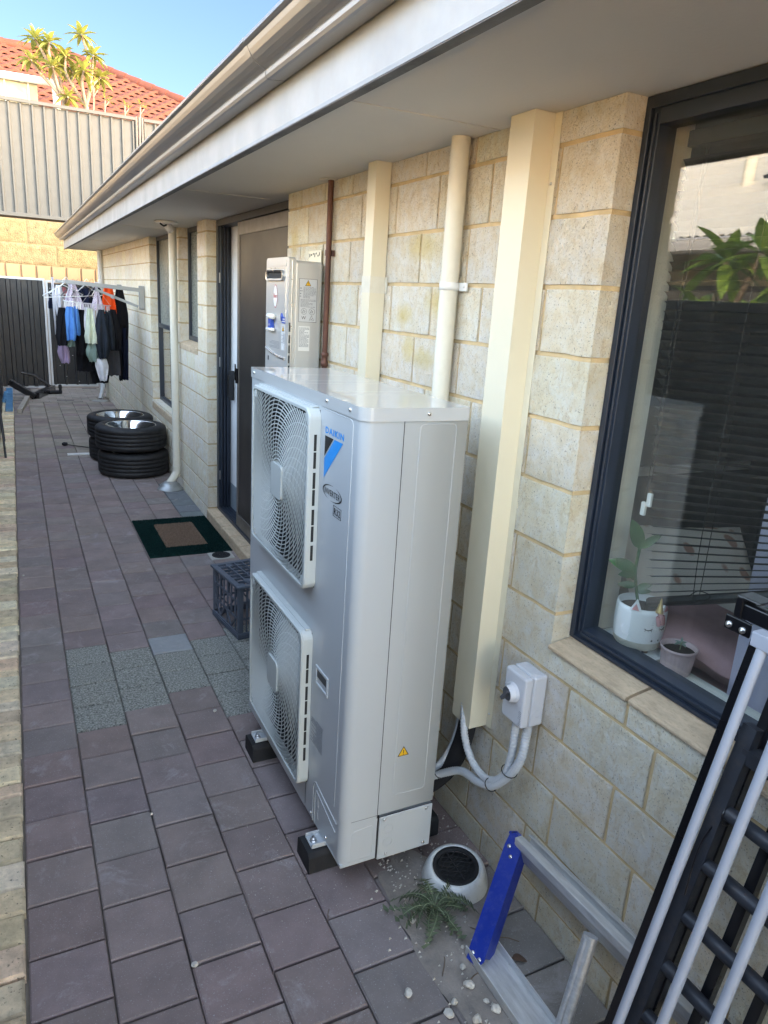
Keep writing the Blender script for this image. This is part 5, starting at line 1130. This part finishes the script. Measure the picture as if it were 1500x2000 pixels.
# wheels
t = thing('wheel', 'polished alloy wheel with black tyre, top of the nearer stack by the house wall', 'wheel', (.93, 7.20, .245), 'stacked wheels')
c0 = (.93, 7.20, .245); R0, RI, TW = .325, .232, .232
prof = [(RI, .012), (RI + .01, .004), (RI + .035, .0), (R0 - .022, .010), (R0 - .008, .022), (R0 - .002, .034)]
for z in (.062, .096, .136, .170): prof += [(R0, z - .006), (R0 - .007, z - .004), (R0 - .007, z + .004), (R0, z + .006)]
prof += [(R0 - .002, TW - .034), (R0 - .008, TW - .022), (R0 - .022, TW - .010), (RI + .035, TW), (RI + .012, TW - .004), (RI, TW - .014)]
m = MB(); m.lathe(prof, c0, (0, 0, 1), 72); m.build('tyre', TYRE, t)
rp = [(RI + .002, TW - .012), (RI - .004, TW - .008), (RI - .010, TW - .012), (RI - .012, TW - .05), (RI - .030, TW - .07), (RI - .034, .06), (RI - .05, .045), (.09, .035), (.0001, .032)]
m = MB(); m.lathe(rp, c0, (0, 0, 1), 72); m.lathe([(RI, .014), (RI - .03, .03)], c0, (0, 0, 1), 48); m.build('rim', RIM, t)
for k in range(5):
    a = k * 2 * math.pi / 5; ca, sa = math.cos(a), math.sin(a); MB().tube([(c0[0] + ca * .05, c0[1] + sa * .05, c0[2] + .05), (c0[0] + ca * (RI - .035), c0[1] + sa * (RI - .035), c0[2] + .06)], .014, 8).build('spoke', RIM, t)
dup(t, (.945, 7.19, .0), 1.1, 'alloy wheel with black tyre, bottom of the nearer stack, under the polished one')
dup(t, (.915, 7.86, .235), .7, 'polished alloy wheel with black tyre, top of the farther stack')
dup(t, (.925, 7.87, .0), 2.2, 'black tyred wheel, bottom of the farther stack, mostly hidden')
# power cord, loose trim, paver gap
m = MB(); m.tube(catmull([(.64, 8.36, .012), (.56, 8.40, .02), (.47, 8.52, .012), (.42, 8.54, .02)], 6), .005, 6); t = thing('power_cord', 'short black power cord with a plug poking out beside the tyres', 'cord', (.5, 8.45, 0)); m.build('cable', CORD, t)
MB().lathe([(.0001, -.03), (.018, -.025), (.022, .01), (.012, .03), (.0001, .032)], (.405, 8.55, .022), (-1, .15, 0), 12).build('plug', RUBBER, t)
tag(MB().box(.40, .66, 8.03, 8.10, .001, .014).build('loose_strip', LABELG, bev=.002), 'pale flat strip lying on the pavers left of the wheel stacks', 'strip')
# floor vent dome
t = thing('drain_vent', 'white domed drain vent with a round black grate on the ground by the wall', 'drain vent', (1.125, 1.53, 0))
VC = Matrix.Translation((1.125, 1.53, 0)) @ Matrix.Rotation(R_(6), 4, 'X') @ Matrix.Rotation(R_(-5), 4, 'Y')
ax_ = (VC.to_3x3() @ Vector((0, 0, 1)))
m = MB(); m.lathe([(.106, .0), (.104, .010), (.099, .030), (.094, .044), (.088, .054), (.081, .0595), (.0745, .0605), (.073, .057), (.073, .045)], (1.125, 1.53, 0), ax_, 48); m.build('dome', M('scuffed_white_plastic', (.62, .64, .64), .38, var=.04, vs=12, dirt=.45, dirtc=(.30, .28, .24)), t)
m = MB(); m.lathe([(.073, .053), (.0725, .059), (.060, .0585), (.059, .053)], (1.125, 1.53, 0), ax_, 40); 
def VP(x, y, z): return VC @ Vector((x, y, z))
for k in range(-3, 4):
    for s_ in (1, -1):
        pts = []
        for i in range(9):
            u = -1 + i / 4.0; x_ = u * .060; y_ = k * .019 + s_ * .018 * math.cos(u * 2.6)
            if math.hypot(x_, y_) < .062: pts.append(VP(x_, y_, .0555))
        if len(pts) > 1: m.tube(pts, .0017, 5)
m.tube([VP(0, -.06, .0565), VP(0, .06, .0565)], .0025, 6); m.build('grate', RUBBER, t)
MB().lathe([(.0001, .035), (.072, .035)], (1.125, 1.53, 0), ax_, 24).build('dark_inside', DARK, t)
# weed
t = thing('weed', 'flat rosette of a green toothed-leaf weed growing in front of the white drain vent', 'weed', (1.0, 1.44, 0))
l = MB(); st_ = MB(); rg = random.Random(21)
for i in range(27):
    a = i * 2.39996 + rg.uniform(-.45, .45); L_ = rg.uniform(.04, .15) * (1 if math.sin(a) < .3 else .75); d = Vector((math.cos(a), math.sin(a), 0)); s_ = Vector((-d.y, d.x, 0)); b = Vector((1.0, 1.44, .012)); h = rg.uniform(.012, .045); bend = rg.uniform(-.05, .05)
    mid = [b + d * (L_ * q) + s_ * bend * q * q * 2 + Vector((0, 0, h * math.sin(math.pi * min(1, q * .95)) + .003)) for q in [k / 12 for k in range(13)]]
    st_.tube(mid[:11], [.0016 - .0001 * k for k in range(11)], 5)
    for k in range(3, 13):
        w_ = .028 * math.sin(math.pi * (k - 2) / 11.5) ** .6 * rg.uniform(.45, 1.1); c_ = mid[k]; nx_ = (mid[k] - mid[k - 1]) * 1.0
        for sg in (1, -1):
            p = c_ + s_ * sg * w_ * rg.uniform(.7, 1.2) - nx_ * rg.uniform(.2, .9) + Vector((0, 0, rg.uniform(-.003, .005)))
            l.add([mid[k - 1], c_, p], [(0, 1, 2)])
            q = mid[k - 1] * .5 + c_ * .5 + s_ * sg * w_ * .45; l.add([mid[k - 1], q, c_], [(0, 1, 2)])
l.build('leaves', LEAFD, t, recalc=False); st_.build('stems', STEMG, t)
# stones
def stone(x, y, r, seed, nm='stone_chip', lab=None, grp='pale stone chips'):
    rg = random.Random(seed); m = bmesh.new(); bmesh.ops.create_icosphere(m, subdivisions=2, radius=1)
    k = Vector((rg.uniform(.8, 1.3), rg.uniform(.7, 1.1), rg.uniform(.45, .8)))
    for v in m.verts:
        q = 1 + .45 * noise.noise(v.co * 1.1 + Vector((seed * 3.1, 0, 0))); v.co = Vector((round(v.co.x * k.x * q * 2.2) / 2.2 * .5 + v.co.x * k.x * q * .5, v.co.y * k.y * q, v.co.z * k.z * q)) * r
    zmin = min(v.co.z for v in m.verts); R = Matrix.Rotation(rg.uniform(0, 6), 3, 'Z')
    mb = MB(); mb.add([R @ v.co + Vector((x, y, -zmin + .001)) for v in m.verts], [tuple(v.index for v in f.verts) for f in m.faces]); m.free()
    o_ = mb.build(nm, STONE); tag(o_, lab, 'stone', grp); return o_
lab = 'pale angular stone chip lying loose on the dusty ground by the ladder'
labs = ['pale stone chip between the weed and the purple pavers', 'pale stone chip just below the lower tip of the blue ladder cap', 'flat pale stone chip by the lower ladder rail', 'stone chip nearest the photo bottom beside the lower ladder rail', 'pale stone chip, left neighbour of the larger pair left of the ladder', 'largest pale stone chip of the pair left of the ladder rail', 'small stone chip touching the lower ladder rail', 'leftmost pale stone chip, lying out on the pavers', 'stone chip at the very bottom between ladder and pavers', 'tiny stone chip beside the weed under the blue cap', 'pale stone chip lying inside the ladder frame', 'stone chip cut by the bottom edge of the photo']
for i, (x, y, r) in enumerate(((.922, 1.435, .010), (.975, 1.245, .011), (.960, 1.191, .012), (.989, 1.108, .012), (.897, 1.164, .010), (.870, 1.144, .013), (.98, 1.135, .008), (.798, 1.232, .012), (.925, 1.10, .012), (1.01, 1.30, .006), (1.105, 1.20, .010), (.955, 1.05, .009))): stone(x, y, r, i + 3, lab=labs[i])
stone(.311, 1.538, .009, 40, lab='small pale stone lying alone on the nearest purple pavers', grp=None); stone(.302, 2.179, .007, 42, lab='tiny stone in the paver joint halfway up the path', grp=None)
gv = MB(); rg = random.Random(9)
for i in range(330):
    if i < 200: x, y = rg.uniform(.93, 1.265), rg.uniform(1.55, 1.80)
    else: x, y = rg.gauss(.98, .07), rg.gauss(1.36, .2)
    x = min(x, 1.262); r = rg.uniform(.0015, .0065); a = rg.uniform(0, 6); k = len(gv.v)
    P_ = [(x + r * math.cos(a + q * 2.1), y + r * math.sin(a + q * 2.1) * .8, .001) for q in range(3)] + [(x + r * .3, y, r * 1.2)]
    gv.add(P_, [(0, 1, 3), (1, 2, 3), (2, 0, 3)])
for i in range(260):
    x, y = rg.gauss(.66, .09), rg.gauss(1.80, .16); r = rg.uniform(.0008, .0024); a = rg.uniform(0, 6)
    if x > .70 and y > 1.70: continue
    gv.add([(x + r * math.cos(a + q * 2.1), y + r * math.sin(a + q * 2.1), .001) for q in range(3)] + [(x, y, r)], [(0, 1, 3), (1, 2, 3), (2, 0, 3)])
tag(gv.build('gravel', STONE), 'scattered grit and gravel between the air conditioner and the drain vent', 'gravel', kind='stuff')
tw_ = MB(); rg = random.Random(31)
for (x, y, a, L_) in ((1.02, 1.22, .3, .10), (1.12, 1.30, 2.4, .14), (.93, 1.27, .9, .06), (1.10, 1.18, 1.9, .09), (.70, 1.55, 1.1, .05)):
    p = [Vector((x + L_ * (k / 5 - .5) * math.cos(a) + rg.uniform(-.003, .003), y + L_ * (k / 5 - .5) * math.sin(a) + rg.uniform(-.003, .003), .004)) for k in range(6)]; tw_.tube(p, .0013, 5)
tag(tw_.build('dry_twigs', M('dry_twig', (.13, .09, .06), .9)), 'thin dry twigs and stalks littering the ground inside and beside the ladder', 'twigs', kind='stuff')
lb_ = MB(); leaf(lb_, (1.118, 1.215, .004), (.8, -.4, .1), .045, .026, .3); tag(lb_.build('dead_leaf', M('dead_leaf', (.10, .06, .04), .9), solid=.0006), 'curled brown dead leaf lying inside the ladder frame', 'leaf')
# ladder on its side
t = thing('step_ladder', 'aluminium step ladder with a scratched blue end cap lying against the wall', 'ladder', (1.0, 1.2, 0))
def frame_between(p, q, up):  # orthonormal frame along p->q
    d = (Vector(q) - Vector(p)).normalized(); s_ = d.cross(Vector(up)).normalized(); u = s_.cross(d).normalized(); return d, s_, u
def rail(p, q, w, h, up, nm):
    p, q = Vector(p), Vector(q); d, s_, u = frame_between(p, q, up); m = MB(); th = .0035; L_ = (q - p).length
    prof = [(-w / 2, 0), (w / 2, 0), (w / 2, h), (w / 2 - th, h), (w / 2 - th, th), (-w / 2 + th, th), (-w / 2 + th, h), (-w / 2, h)]
    m.prism(prof, lambda a, b, c_: p + s_ * a + u * b + d * c_, 0, L_); m.build(nm, ALU, t, bev=.0008)
PA, PB = Vector((1.055, 1.245, .004)), Vector((1.205, 1.365, .255))
rail((1.052, 1.28, .006), (1.052, -.4, .006), .095, .028, (0, 0, 1), 'lower_rail')
rail((1.20, 1.36, .268), (1.180, .10, .371), .026, .062, (.35, 0, -.93), 'upper_rail')
m = MB(); m.tube([(1.20, 1.345, .2705), (1.180, .10, .3735)], .0125, 4, square=True); m.build('rail_lip', ALU, t, bev=.002)
rail((1.248, 1.345, .250), (1.235, .10, .345), .040, .020, (-.9, 0, .4), 'rear_rail')
MB().tube([(1.060, .955, .02), (1.175, 1.010, .262)], .019, 20).build('brace_tube', ALU, t)
MB().tube([(1.045, .955, .04), (1.158, 1.008, .262)], .006, 6).build('tube_edge', ALU, t)
m = MB()
a_, b_2 = Vector((1.005, 1.262, .006)), Vector((1.195, 1.375, .268)); dd = (b_2 - a_); Ld = dd.length; dd.normalize(); fwd = Vector((.35, -.93, .02)).normalized(); fwd = (fwd - dd * fwd.dot(dd)).normalized(); nr = dd.cross(fwd).normalized()
if nr.x > 0: nr = -nr
CP = [(0, -.002), (.03, -.004), (Ld - .03, -.004), (Ld, 0), (Ld + .010, .015), (Ld + .004, .040), (Ld - .012, .048), (.012, .048), (-.008, .036)]
m.prism(CP, lambda a, b, c_: a_ + dd * a + fwd * b + nr * c_, .006, .010); m.build('blue_end_cap', BLUEP, t, bev=.0015)
m = MB(); m.prism([(.02, .044), (Ld - .01, .044), (Ld - .01, .048), (.02, .048)], lambda a, b, c_: a_ + dd * a + fwd * b + nr * c_, -.045, .006); m.build('cap_flange', BLUEP, t)
m = MB(); m.tube([a_ + dd * (Ld + .005) + nr * .008, a_ + dd * (Ld + .012) - nr * .035, a_ + dd * (Ld - .005) + fwd * .045 - nr * .05], .0035, 6, square=True); m.build('cap_hook', BLUEP, t)
for (u, v) in ((.02, .010), (.012, .034), (Ld - .03, .010), (Ld - .018, .036), (Ld - .055, .024)): MB().lathe([(.006, .0), (.005, .002), (.0001, .003)], a_ + dd * u + fwd * v + nr * .010, nr, 12).build('rivet', STEEL, t)
# frames leaning at right: x = .984 + .2324 z
def LP(y, z, off=0): return Vector((.984 + .2324 * z + off, y, z))
t = thing('white_tube_frame', 'white painted tube frame leaning on the wall, foremost of the leaning frames', 'metal frame', (.98, .6, 0))
for y in (.792, .708, .618, .53, .44): MB().tube([LP(y, .0), LP(y, 1.15)], .0105, 16).build('tube', WHITET, t)
m = MB(); m.tube([LP(.812, 1.158), LP(.40, 1.158)], .015, 4, square=True); m.build('top_bar', WHITET, t, bev=.002)
t = thing('dark_tube_rack', 'worn dark grey rack with round rungs, between the white and the black leaning frames', 'metal frame', (1.0, .5, 0))
m = MB(); y = .772; 
m.tube([LP(.782, .02, .034), LP(.770, .985, .034)], .016, 4, square=True); m.build('side_rail', GREYP, t, bev=.0015)
m = MB(); m.tube([LP(.28, .02, .034), LP(.28, .985, .034)], .016, 4, square=True); m.build('side_rail', GREYP, t, bev=.0015)
for z in (.805, .686, .568, .448, .328, .208, .09): MB().tube([LP(.772, z, .034), LP(.28, z - .004, .034)], .0155, 16).build('rung', GREYP, t)
MB().tube([LP(.766, .93, .034), LP(.28, .925, .034)], .0155, 4, square=True).build('top_rung', GREYP, t)
m = MB(); m.tube([LP(.755, .80, .034) + Vector((.0, .0, .0)) + Vector((.019 * math.cos(a), 0, .019 * math.sin(a))) + Vector((0, .003 * math.sin(a), 0)) for a in [k * .45 for k in range(14)]], .0018, 6, closed=True)
m.tube(catmull([LP(.768, .775, .02), LP(.772, .74, .01), LP(.770, .69, .006), LP(.760, .63, .0)], 6), .002, 6); tag(m.build('cable_tie', BLACKP), 'long black cable tie dangling from a rung of the dark leaning rack', 'cable tie')
t = thing('black_tube_frame', 'glossy black square tube frame with a bolted arm, leaning behind the other frames', 'metal frame', (1.05, .6, 0))
for y in (.846, .772, .682, .592, .50): MB().tube([LP(y, .0, .066), LP(y - .012, 1.13, .050)], .0105, 4, square=True).build('tube', BLACKP, t, bev=.001)
m = MB(); m.tube([LP(.875, 1.185, .035), LP(.45, 1.185, .035)], .0165, 4, square=True); m.build('arm', BLACKP, t, bev=.003)
m = MB(); m.box(1.272, 1.318, .868, .884, 1.160, 1.215); m.box(1.272, 1.318, .83, .884, 1.212, 1.217); m.build('end_plate', BLACKP, t, bev=.003)
m = MB(); m.box(1.265, 1.271, .835, .895, 1.140, 1.172); m.build('bolt_plate', BLACKP, t, bev=.004)
for y in (.85, .882): MB().lathe([(.007, 0), (.007, .004), (.0035, .0045), (.0001, .008)], (1.265, y, 1.153), (-1, 0, 0), 10).build('bolt', STEEL, t)
# bits at the far left
t = thing('metal_bracket', 'black steel channel bracket with an upright arm lying near the gate post', 'bracket', (.25, 12.3, 0))
m = MB(); m.tube([(-.13, 12.2, .255), (.20, 12.15, .04)], .045, 4, square=True); m.build('long_channel', BLACKP, t, bev=.004)
m = MB(); m.tube([(.22, 12.2, .045), (.49, 13.1, .05)], .045, 4, square=True); m.build('short_channel', BLACKP, t, bev=.004)
m = MB(); m.tube([(.45, 13.0, .09), (.22, 13.0, .26), (.04, 13.0, .30)], .022, 8); m.build('arm', BLACKP, t)
m = MB(); m.tube([(.42, 12.7, .03), (.60, 12.75, .03)], .03, 8); m.lathe([(.03, .0), (.02, .05), (.03, .08), (.025, .12), (.0001, .13)], (.585, 12.7, .03), (0, 0, 1), 12); m.build('knob_end', RUBBER, t)
tag(MB().box(-.19, -.10, 10.95, 13.1, .004, .045).build('steel_beam', STEELB, bev=.004), 'blue painted steel beam on the edging bricks below the dark bracket', 'beam')
m = MB(); m.tube([(-.02, 10.8, .03), (.10, 12.1, .03)], .03, 4, square=True); tag(m.build('timber_beam', GRIPM, bev=.003), 'weathered pale square beam lying right of the blue beam', 'beam')
m = MB(); m.tube([(-.205, 11.9, .035), (-.195, 12.6, .035)], .03, 12); m.tube([(-.207, 11.8, .03), (-.205, 11.9, .03)], .034, 12); tag(m.build('padded_bar', STEELB), 'short blue padded bar beside the fence, left of the blue beam', 'bar')
t = thing('folded_stand', 'thin black folded stand leaning against the left fence', 'stand', (-.2, 8.1, 0))
for a, b in (((-.172, 8.02, .0), (-.225, 8.55, .95)), ((-.19, 8.9, .0), (-.228, 8.45, .95))): MB().tube([a, b], .011, 8).build('leg', BLACKP, t)
MB().tube([(-.226, 8.5, .95), (-.228, 9.3, .98)], .011, 8).build('crossbar', BLACKP, t)
for i, (x, y, m_) in enumerate(((-.06, 4.62, None), (.655, 2.735, None))): stone(x, y, .008, 60 + i, lab=['small dark clod at the edge of the bricks, left of the purple pavers', 'pale chip on the exposed aggregate paver'][i], grp=None)
# ================================================================== LAUNDRY
t = thing('laundry_rack', 'grey wall mounted folding laundry rack holding the washing', 'laundry rack', (1.27, 8.4, 1.6))
m = MB(); m.prism(rrect(8.355, 8.405, 1.50, 1.745, .02, 4), lambda u, v, w_: (w_, u, v), 1.215, 1.268); m.build('wall_bracket', RACKM, t, bev=.006)
m = MB(); m.tube([(1.23, 8.38, 1.70), (.49, 8.42, 1.742)], .020, 4, square=True); m.build('arm', RACKM, t, bev=.003)
m = MB(); m.tube([(1.20, 8.36, 1.53), (.78, 8.37, 1.68)], .013, 4, square=True); m.build('brace', RACKM, t, bev=.002)
MB().tube([(.93, 8.35, 1.622), (.96, 8.35, 1.612)], .019, 4, square=True).build('brace_slider', RACKM, t)
m = MB(); m.prism(rrect(10.2, 10.25, 1.50, 1.745, .02, 4), lambda u, v, w_: (w_, u, v), 1.215, 1.268); m.build('wall_bracket', RACKM, t, bev=.006)
m = MB(); m.tube([(1.23, 10.22, 1.70), (.49, 10.2, 1.742)], .020, 4, square=True); m.build('arm', RACKM, t, bev=.003)
for k in range(7): MB().tube([(.52 + k * .105, 8.42, 1.738 - k * .006), (.52 + k * .105, 10.2, 1.738 - k * .006)], .0022, 5).build('line', WHITEP, t)
def clothmat(nm, c): return M(nm, c, .95, var=.15, vs=9, bmp=.35, bs=60, spec=.15)
CL = dict(black=clothmat('black_cotton', (.010, .010, .013)), navy=clothmat('navy_cotton', (.010, .014, .035)), blue=clothmat('sky_blue_cotton', (.10, .26, .62)), mint=clothmat('pale_mint_cotton', (.62, .66, .52)), white=clothmat('white_cotton', (.62, .62, .66)),
          orange=clothmat('bright_orange_mesh', (.85, .10, .02)), lilac=clothmat('lilac_cotton', (.42, .33, .50)), grey=clothmat('dark_grey_cotton', (.06, .06, .07)), char=clothmat('charcoal_nylon', (.022, .027, .037)), pink=clothmat('dusty_rose_cotton', (.35, .12, .14)), teal=clothmat('grey_green_cotton', (.20, .27, .24)))
m_, t_, b_ = base_mat('knitted_lilac'); vv = t_.nodes.new('ShaderNodeTexVoronoi'); vv.inputs['Scale'].default_value = 90; lk(t_, coords(t_), vv.inputs[0]); lk(t_, ramp(t_, vv.outputs[0], [(.25, (.30, .22, .33)), (.5, (.62, .56, .64))]), b_.inputs['Base Color']); b_.inputs['Roughness'].default_value = .95; CL['knit'] = m_
def garment(nm, px0, px1, py0, py1, y, c, lab, prof=None, lean=0, cat='clothing', seed=0, thick=.012):
    """hanging cloth: pixel box on the plane y -> real size there; prof = half-width profile"""
    g_ = (px1 - px0) * .16 + 1; A, B2 = aty(px0 - g_, py0, y), aty(px1 + g_, py1 + 3, y); w_ = B2.x - A.x; h = A.z - B2.z; cx = (A.x + B2.x) / 2; prof = prof or [.6, .9, 1, 1, .95]
    def half(v): 
        k = v * (len(prof) - 1); i = min(int(k), len(prof) - 2); return prof[i] + (prof[i + 1] - prof[i]) * (k - i)
    m = MB()
    for sgn in (1, -1):
        def f(u, v, sgn=sgn):
            s_ = 2 * u - 1; r = half(v) * w_ / 2; nse = noise.noise(Vector((s_ * 2.3 + seed * 7, v * 1.5, seed))); bell = math.sqrt(max(0, 1 - s_ * s_))
            yy = y + sgn * (thick + .022 * half(v)) * bell + .030 * math.sin(s_ * 6 + seed + v * 1.4) * (.3 + v) * .6 + .02 * nse
            return (cx + s_ * r + lean * v * w_ + .012 * nse, yy, A.z - h * v + .015 * noise.noise(Vector((s_ * 3, seed * 2, v))) * v)
        m.grid(22, 20, f)
    o_ = m.build(nm, CL[c]); tag(o_, lab, cat, 'washing on the rack'); return o_
garment('towel', 101, 110, 541, 650, 8.75, 'white', 'narrow white strip of cloth hanging at the left end of the rack', [.7, .8, .7, .5, .3], seed=1)
garment('trousers', 108, 124, 556, 625, 9.2, 'white', 'white garment hanging just right of the narrow white strip', [.6, .9, 1, .8, .6], seed=2)
garment('shirt', 96, 108, 575, 600, 9.3, 'navy', 'navy shirt corner peeking out left of the white strip', [.6, 1, 1], seed=2.5)
garment('shirt', 116, 130, 560, 592, 9.3, 'pink', 'dusty rose top hanging behind the white plastic hanger', [.6, 1, 1, .9], seed=3)
garment('knitted_top', 124, 158, 551, 602, 8.62, 'knit', 'lilac knitted top hanging from the rack above the blue shorts', [.3, .45, .65, .85, 1], lean=.06, seed=4)
garment('knitted_top', 178, 200, 556, 604, 8.62, 'knit', 'narrow lilac knitted garment hanging beside the bright orange one', [.1, .25, .5, .8, 1], seed=5)
garment('sports_shorts', 112, 132, 600, 672, 8.5, 'black', 'black shorts with a white side stripe at the left of the washing', [.5, .8, .9, 1, .8], lean=-.12, seed=6)
garment('blue_shorts', 126, 148, 598, 662, 8.48, 'blue', 'sky blue shorts hanging near the left end', [.55, .75, .85, 1, .7], seed=7)
garment('blue_shirt', 142, 155, 598, 652, 8.52, 'blue', 'sky blue top with a tag right of the blue shorts', [.6, .9, 1, .9], seed=8)
garment('sock', 130, 144, 655, 674, 8.55, 'teal', 'grey-green cloth end showing under the blue shorts', [.8, 1, .9], seed=9)
garment('black_shirt', 148, 172, 598, 690, 8.65, 'black', 'black patterned shirt hanging between blue and mint washing', [.6, .9, 1, 1, .8], seed=10)
garment('white_shirt', 165, 178, 600, 650, 8.55, 'white', 'small white garment left of the mint top', [.6, .9, 1, .8], seed=11)
garment('mint_top', 166, 188, 602, 668, 8.47, 'mint', 'pale mint top hanging in the middle of the washing', [.35, .55, .7, .8, 1, .9], seed=12)
garment('charcoal_shorts', 188, 211, 604, 698, 8.45, 'char', 'charcoal shorts hanging in front of the orange garment', [.35, .7, .9, 1, .95, .6], seed=13)
garment('charcoal_shorts', 205, 220, 606, 680, 8.5, 'char', 'charcoal shorts with grey piping, second from the wall side', [.5, .8, 1, 1, .8], lean=.15, seed=14)
garment('black_shorts', 212, 232, 604, 682, 8.6, 'black', 'black shorts hanging under the orange garment', [.5, .8, 1, 1, .7], lean=.1, seed=15)
garment('orange_shirt', 201, 224, 557, 630, 8.7, 'orange', 'bright orange sports shirt', [.55, .8, .95, 1, .6], lean=.03, seed=16)
garment('hooded_jacket', 222, 247, 560, 660, 8.85, 'black', 'black jacket hanging nearest the house wall', [.4, .7, .95, 1, .9], seed=17)
garment('leggings', 236, 251, 640, 739, 8.85, 'navy', 'long navy trouser leg hanging lowest beside the wall', [1, .9, .8, .8, .75], seed=18)
garment('black_dress', 152, 182, 660, 722, 8.8, 'black', 'long black dress reaching down in the middle', [.8, .85, .95, 1, 1], seed=19)
garment('black_dress', 180, 210, 690, 745, 8.85, 'black', 'black hem lowest of the washing, behind the white strapped top', [.8, .9, 1, .8], seed=20)
garment('strap_top', 172, 192, 672, 704, 8.5, 'teal', 'pale grey-green strap top below the mint top', [.7, 1, 1, .7], seed=21)
garment('white_strap_top', 188, 208, 700, 741, 8.5, 'white', 'white strap top dangling lowest in front', [.8, 1, .8, .5], lean=.1, seed=22)
garment('grey_skirt', 206, 231, 676, 730, 8.75, 'grey', 'dark grey skirt hanging beside the navy trouser leg', [.9, 1, 1, 1], seed=23)
garment('trousers', 231, 238, 650, 740, 8.8, 'black', 'thin black trouser leg between grey skirt and navy leg', [1, 1, 1, .9], seed=24)
garment('lilac_shorts', 113, 133, 675, 706, 8.75, 'lilac', 'lilac frilled shorts hanging below the black striped shorts', [.7, 1, .9, .7], lean=.15, seed=25)
garment('dark_shirt', 150, 176, 562, 600, 9.0, 'navy', 'dark navy shirt bunched behind the hangers on the rack', [.6, 1, 1, .9], seed=26)
garment('dark_shirt', 168, 198, 560, 600, 9.2, 'black', 'black shirt bunched behind the narrow knitted garment', [.6, 1, 1, .9], seed=27)
# white stripe parts are plain piping on the shorts
def airer(px0, px1, py0, py1, y, n, lab, c=WHITEP):
    A, B2 = aty(px0, py0, y), aty(px1, py1, y); t = thing('peg_airer', lab, 'airer', (A.x, y, A.z))
    fr = MB(); fr.tube([(A.x, y - .12, A.z), (B2.x, y - .10, B2.z), (B2.x, y + .14, B2.z), (A.x, y + .12, A.z)], .005, 6, closed=True); fr.build('frame', c, t)
    for k in range(n):
        x = A.x + (B2.x - A.x) * (k + .5) / n; z = A.z + (B2.z - A.z) * (k + .5) / n; yy = y + (-.12, .13, 0)[k % 3]
        MB().box(x - .006, x + .006, yy - .006, yy + .006, z - .065, z - .008).build('peg', c, t)
    H = Vector(((A.x + B2.x) / 2, y, 1.72)); w_ = MB()
    for q in ((A.x, y), (B2.x, y)): w_.tube([(q[0], q[1], A.z), H], .0015, 4)
    w_.build('hanging_cord', c, t)
airer(124, 158, 587, 591, 8.6, 14, 'white peg airer holding the blue shorts'); airer(160, 214, 592, 597, 8.6, 18, 'wide peg airer holding mint and charcoal washing', M('pale_airer_plastic', (.48, .44, .46), .5))
def hanger(px, py, w_px, y, c, lab, ang=.25):
    P = aty(px, py, y); w_ = .20; d = Vector((math.cos(ang), math.sin(ang), 0)); m = MB()
    m.tube([P, P - d * w_ - Vector((0, 0, .12)), P - d * w_ * .9 - Vector((0, 0, .135)), P + d * w_ * .9 - Vector((0, 0, .105)), P + d * w_ - Vector((0, 0, .09))], .005, 6, closed=True)
    m.tube(catmull([P, P + Vector((0, 0, .04)), P + Vector((.02, 0, .06)), P + Vector((.035, 0, .04))], 4), .0022, 5); tag(m.build('clothes_hanger', c), lab, 'hanger', 'clothes hangers')
hanger(122, 556, 30, 8.5, WHITEP, 'white plastic hanger sticking out at the left end of the rack', .2)
hanger(126, 552, 30, 8.9, WHITEP, 'second white hanger right behind the foremost one', .6); hanger(140, 556, 30, 9.0, BLACKP, 'black hanger among the hangers at the left of the rack', .9)
for i, (px, a) in enumerate(((150, 1.2), (166, .8), (176, 1.4), (192, 1.1))): hanger(px, 556, 30, 8.7 + .1 * i, (BLACKP, WHITEP)[i % 2], ['black hanger over the black patterned shirt', 'white hanger above the mint top', 'black hanger left of the narrow knitted garment', 'white hanger left of the orange shirt'][i], a)
#TAIL
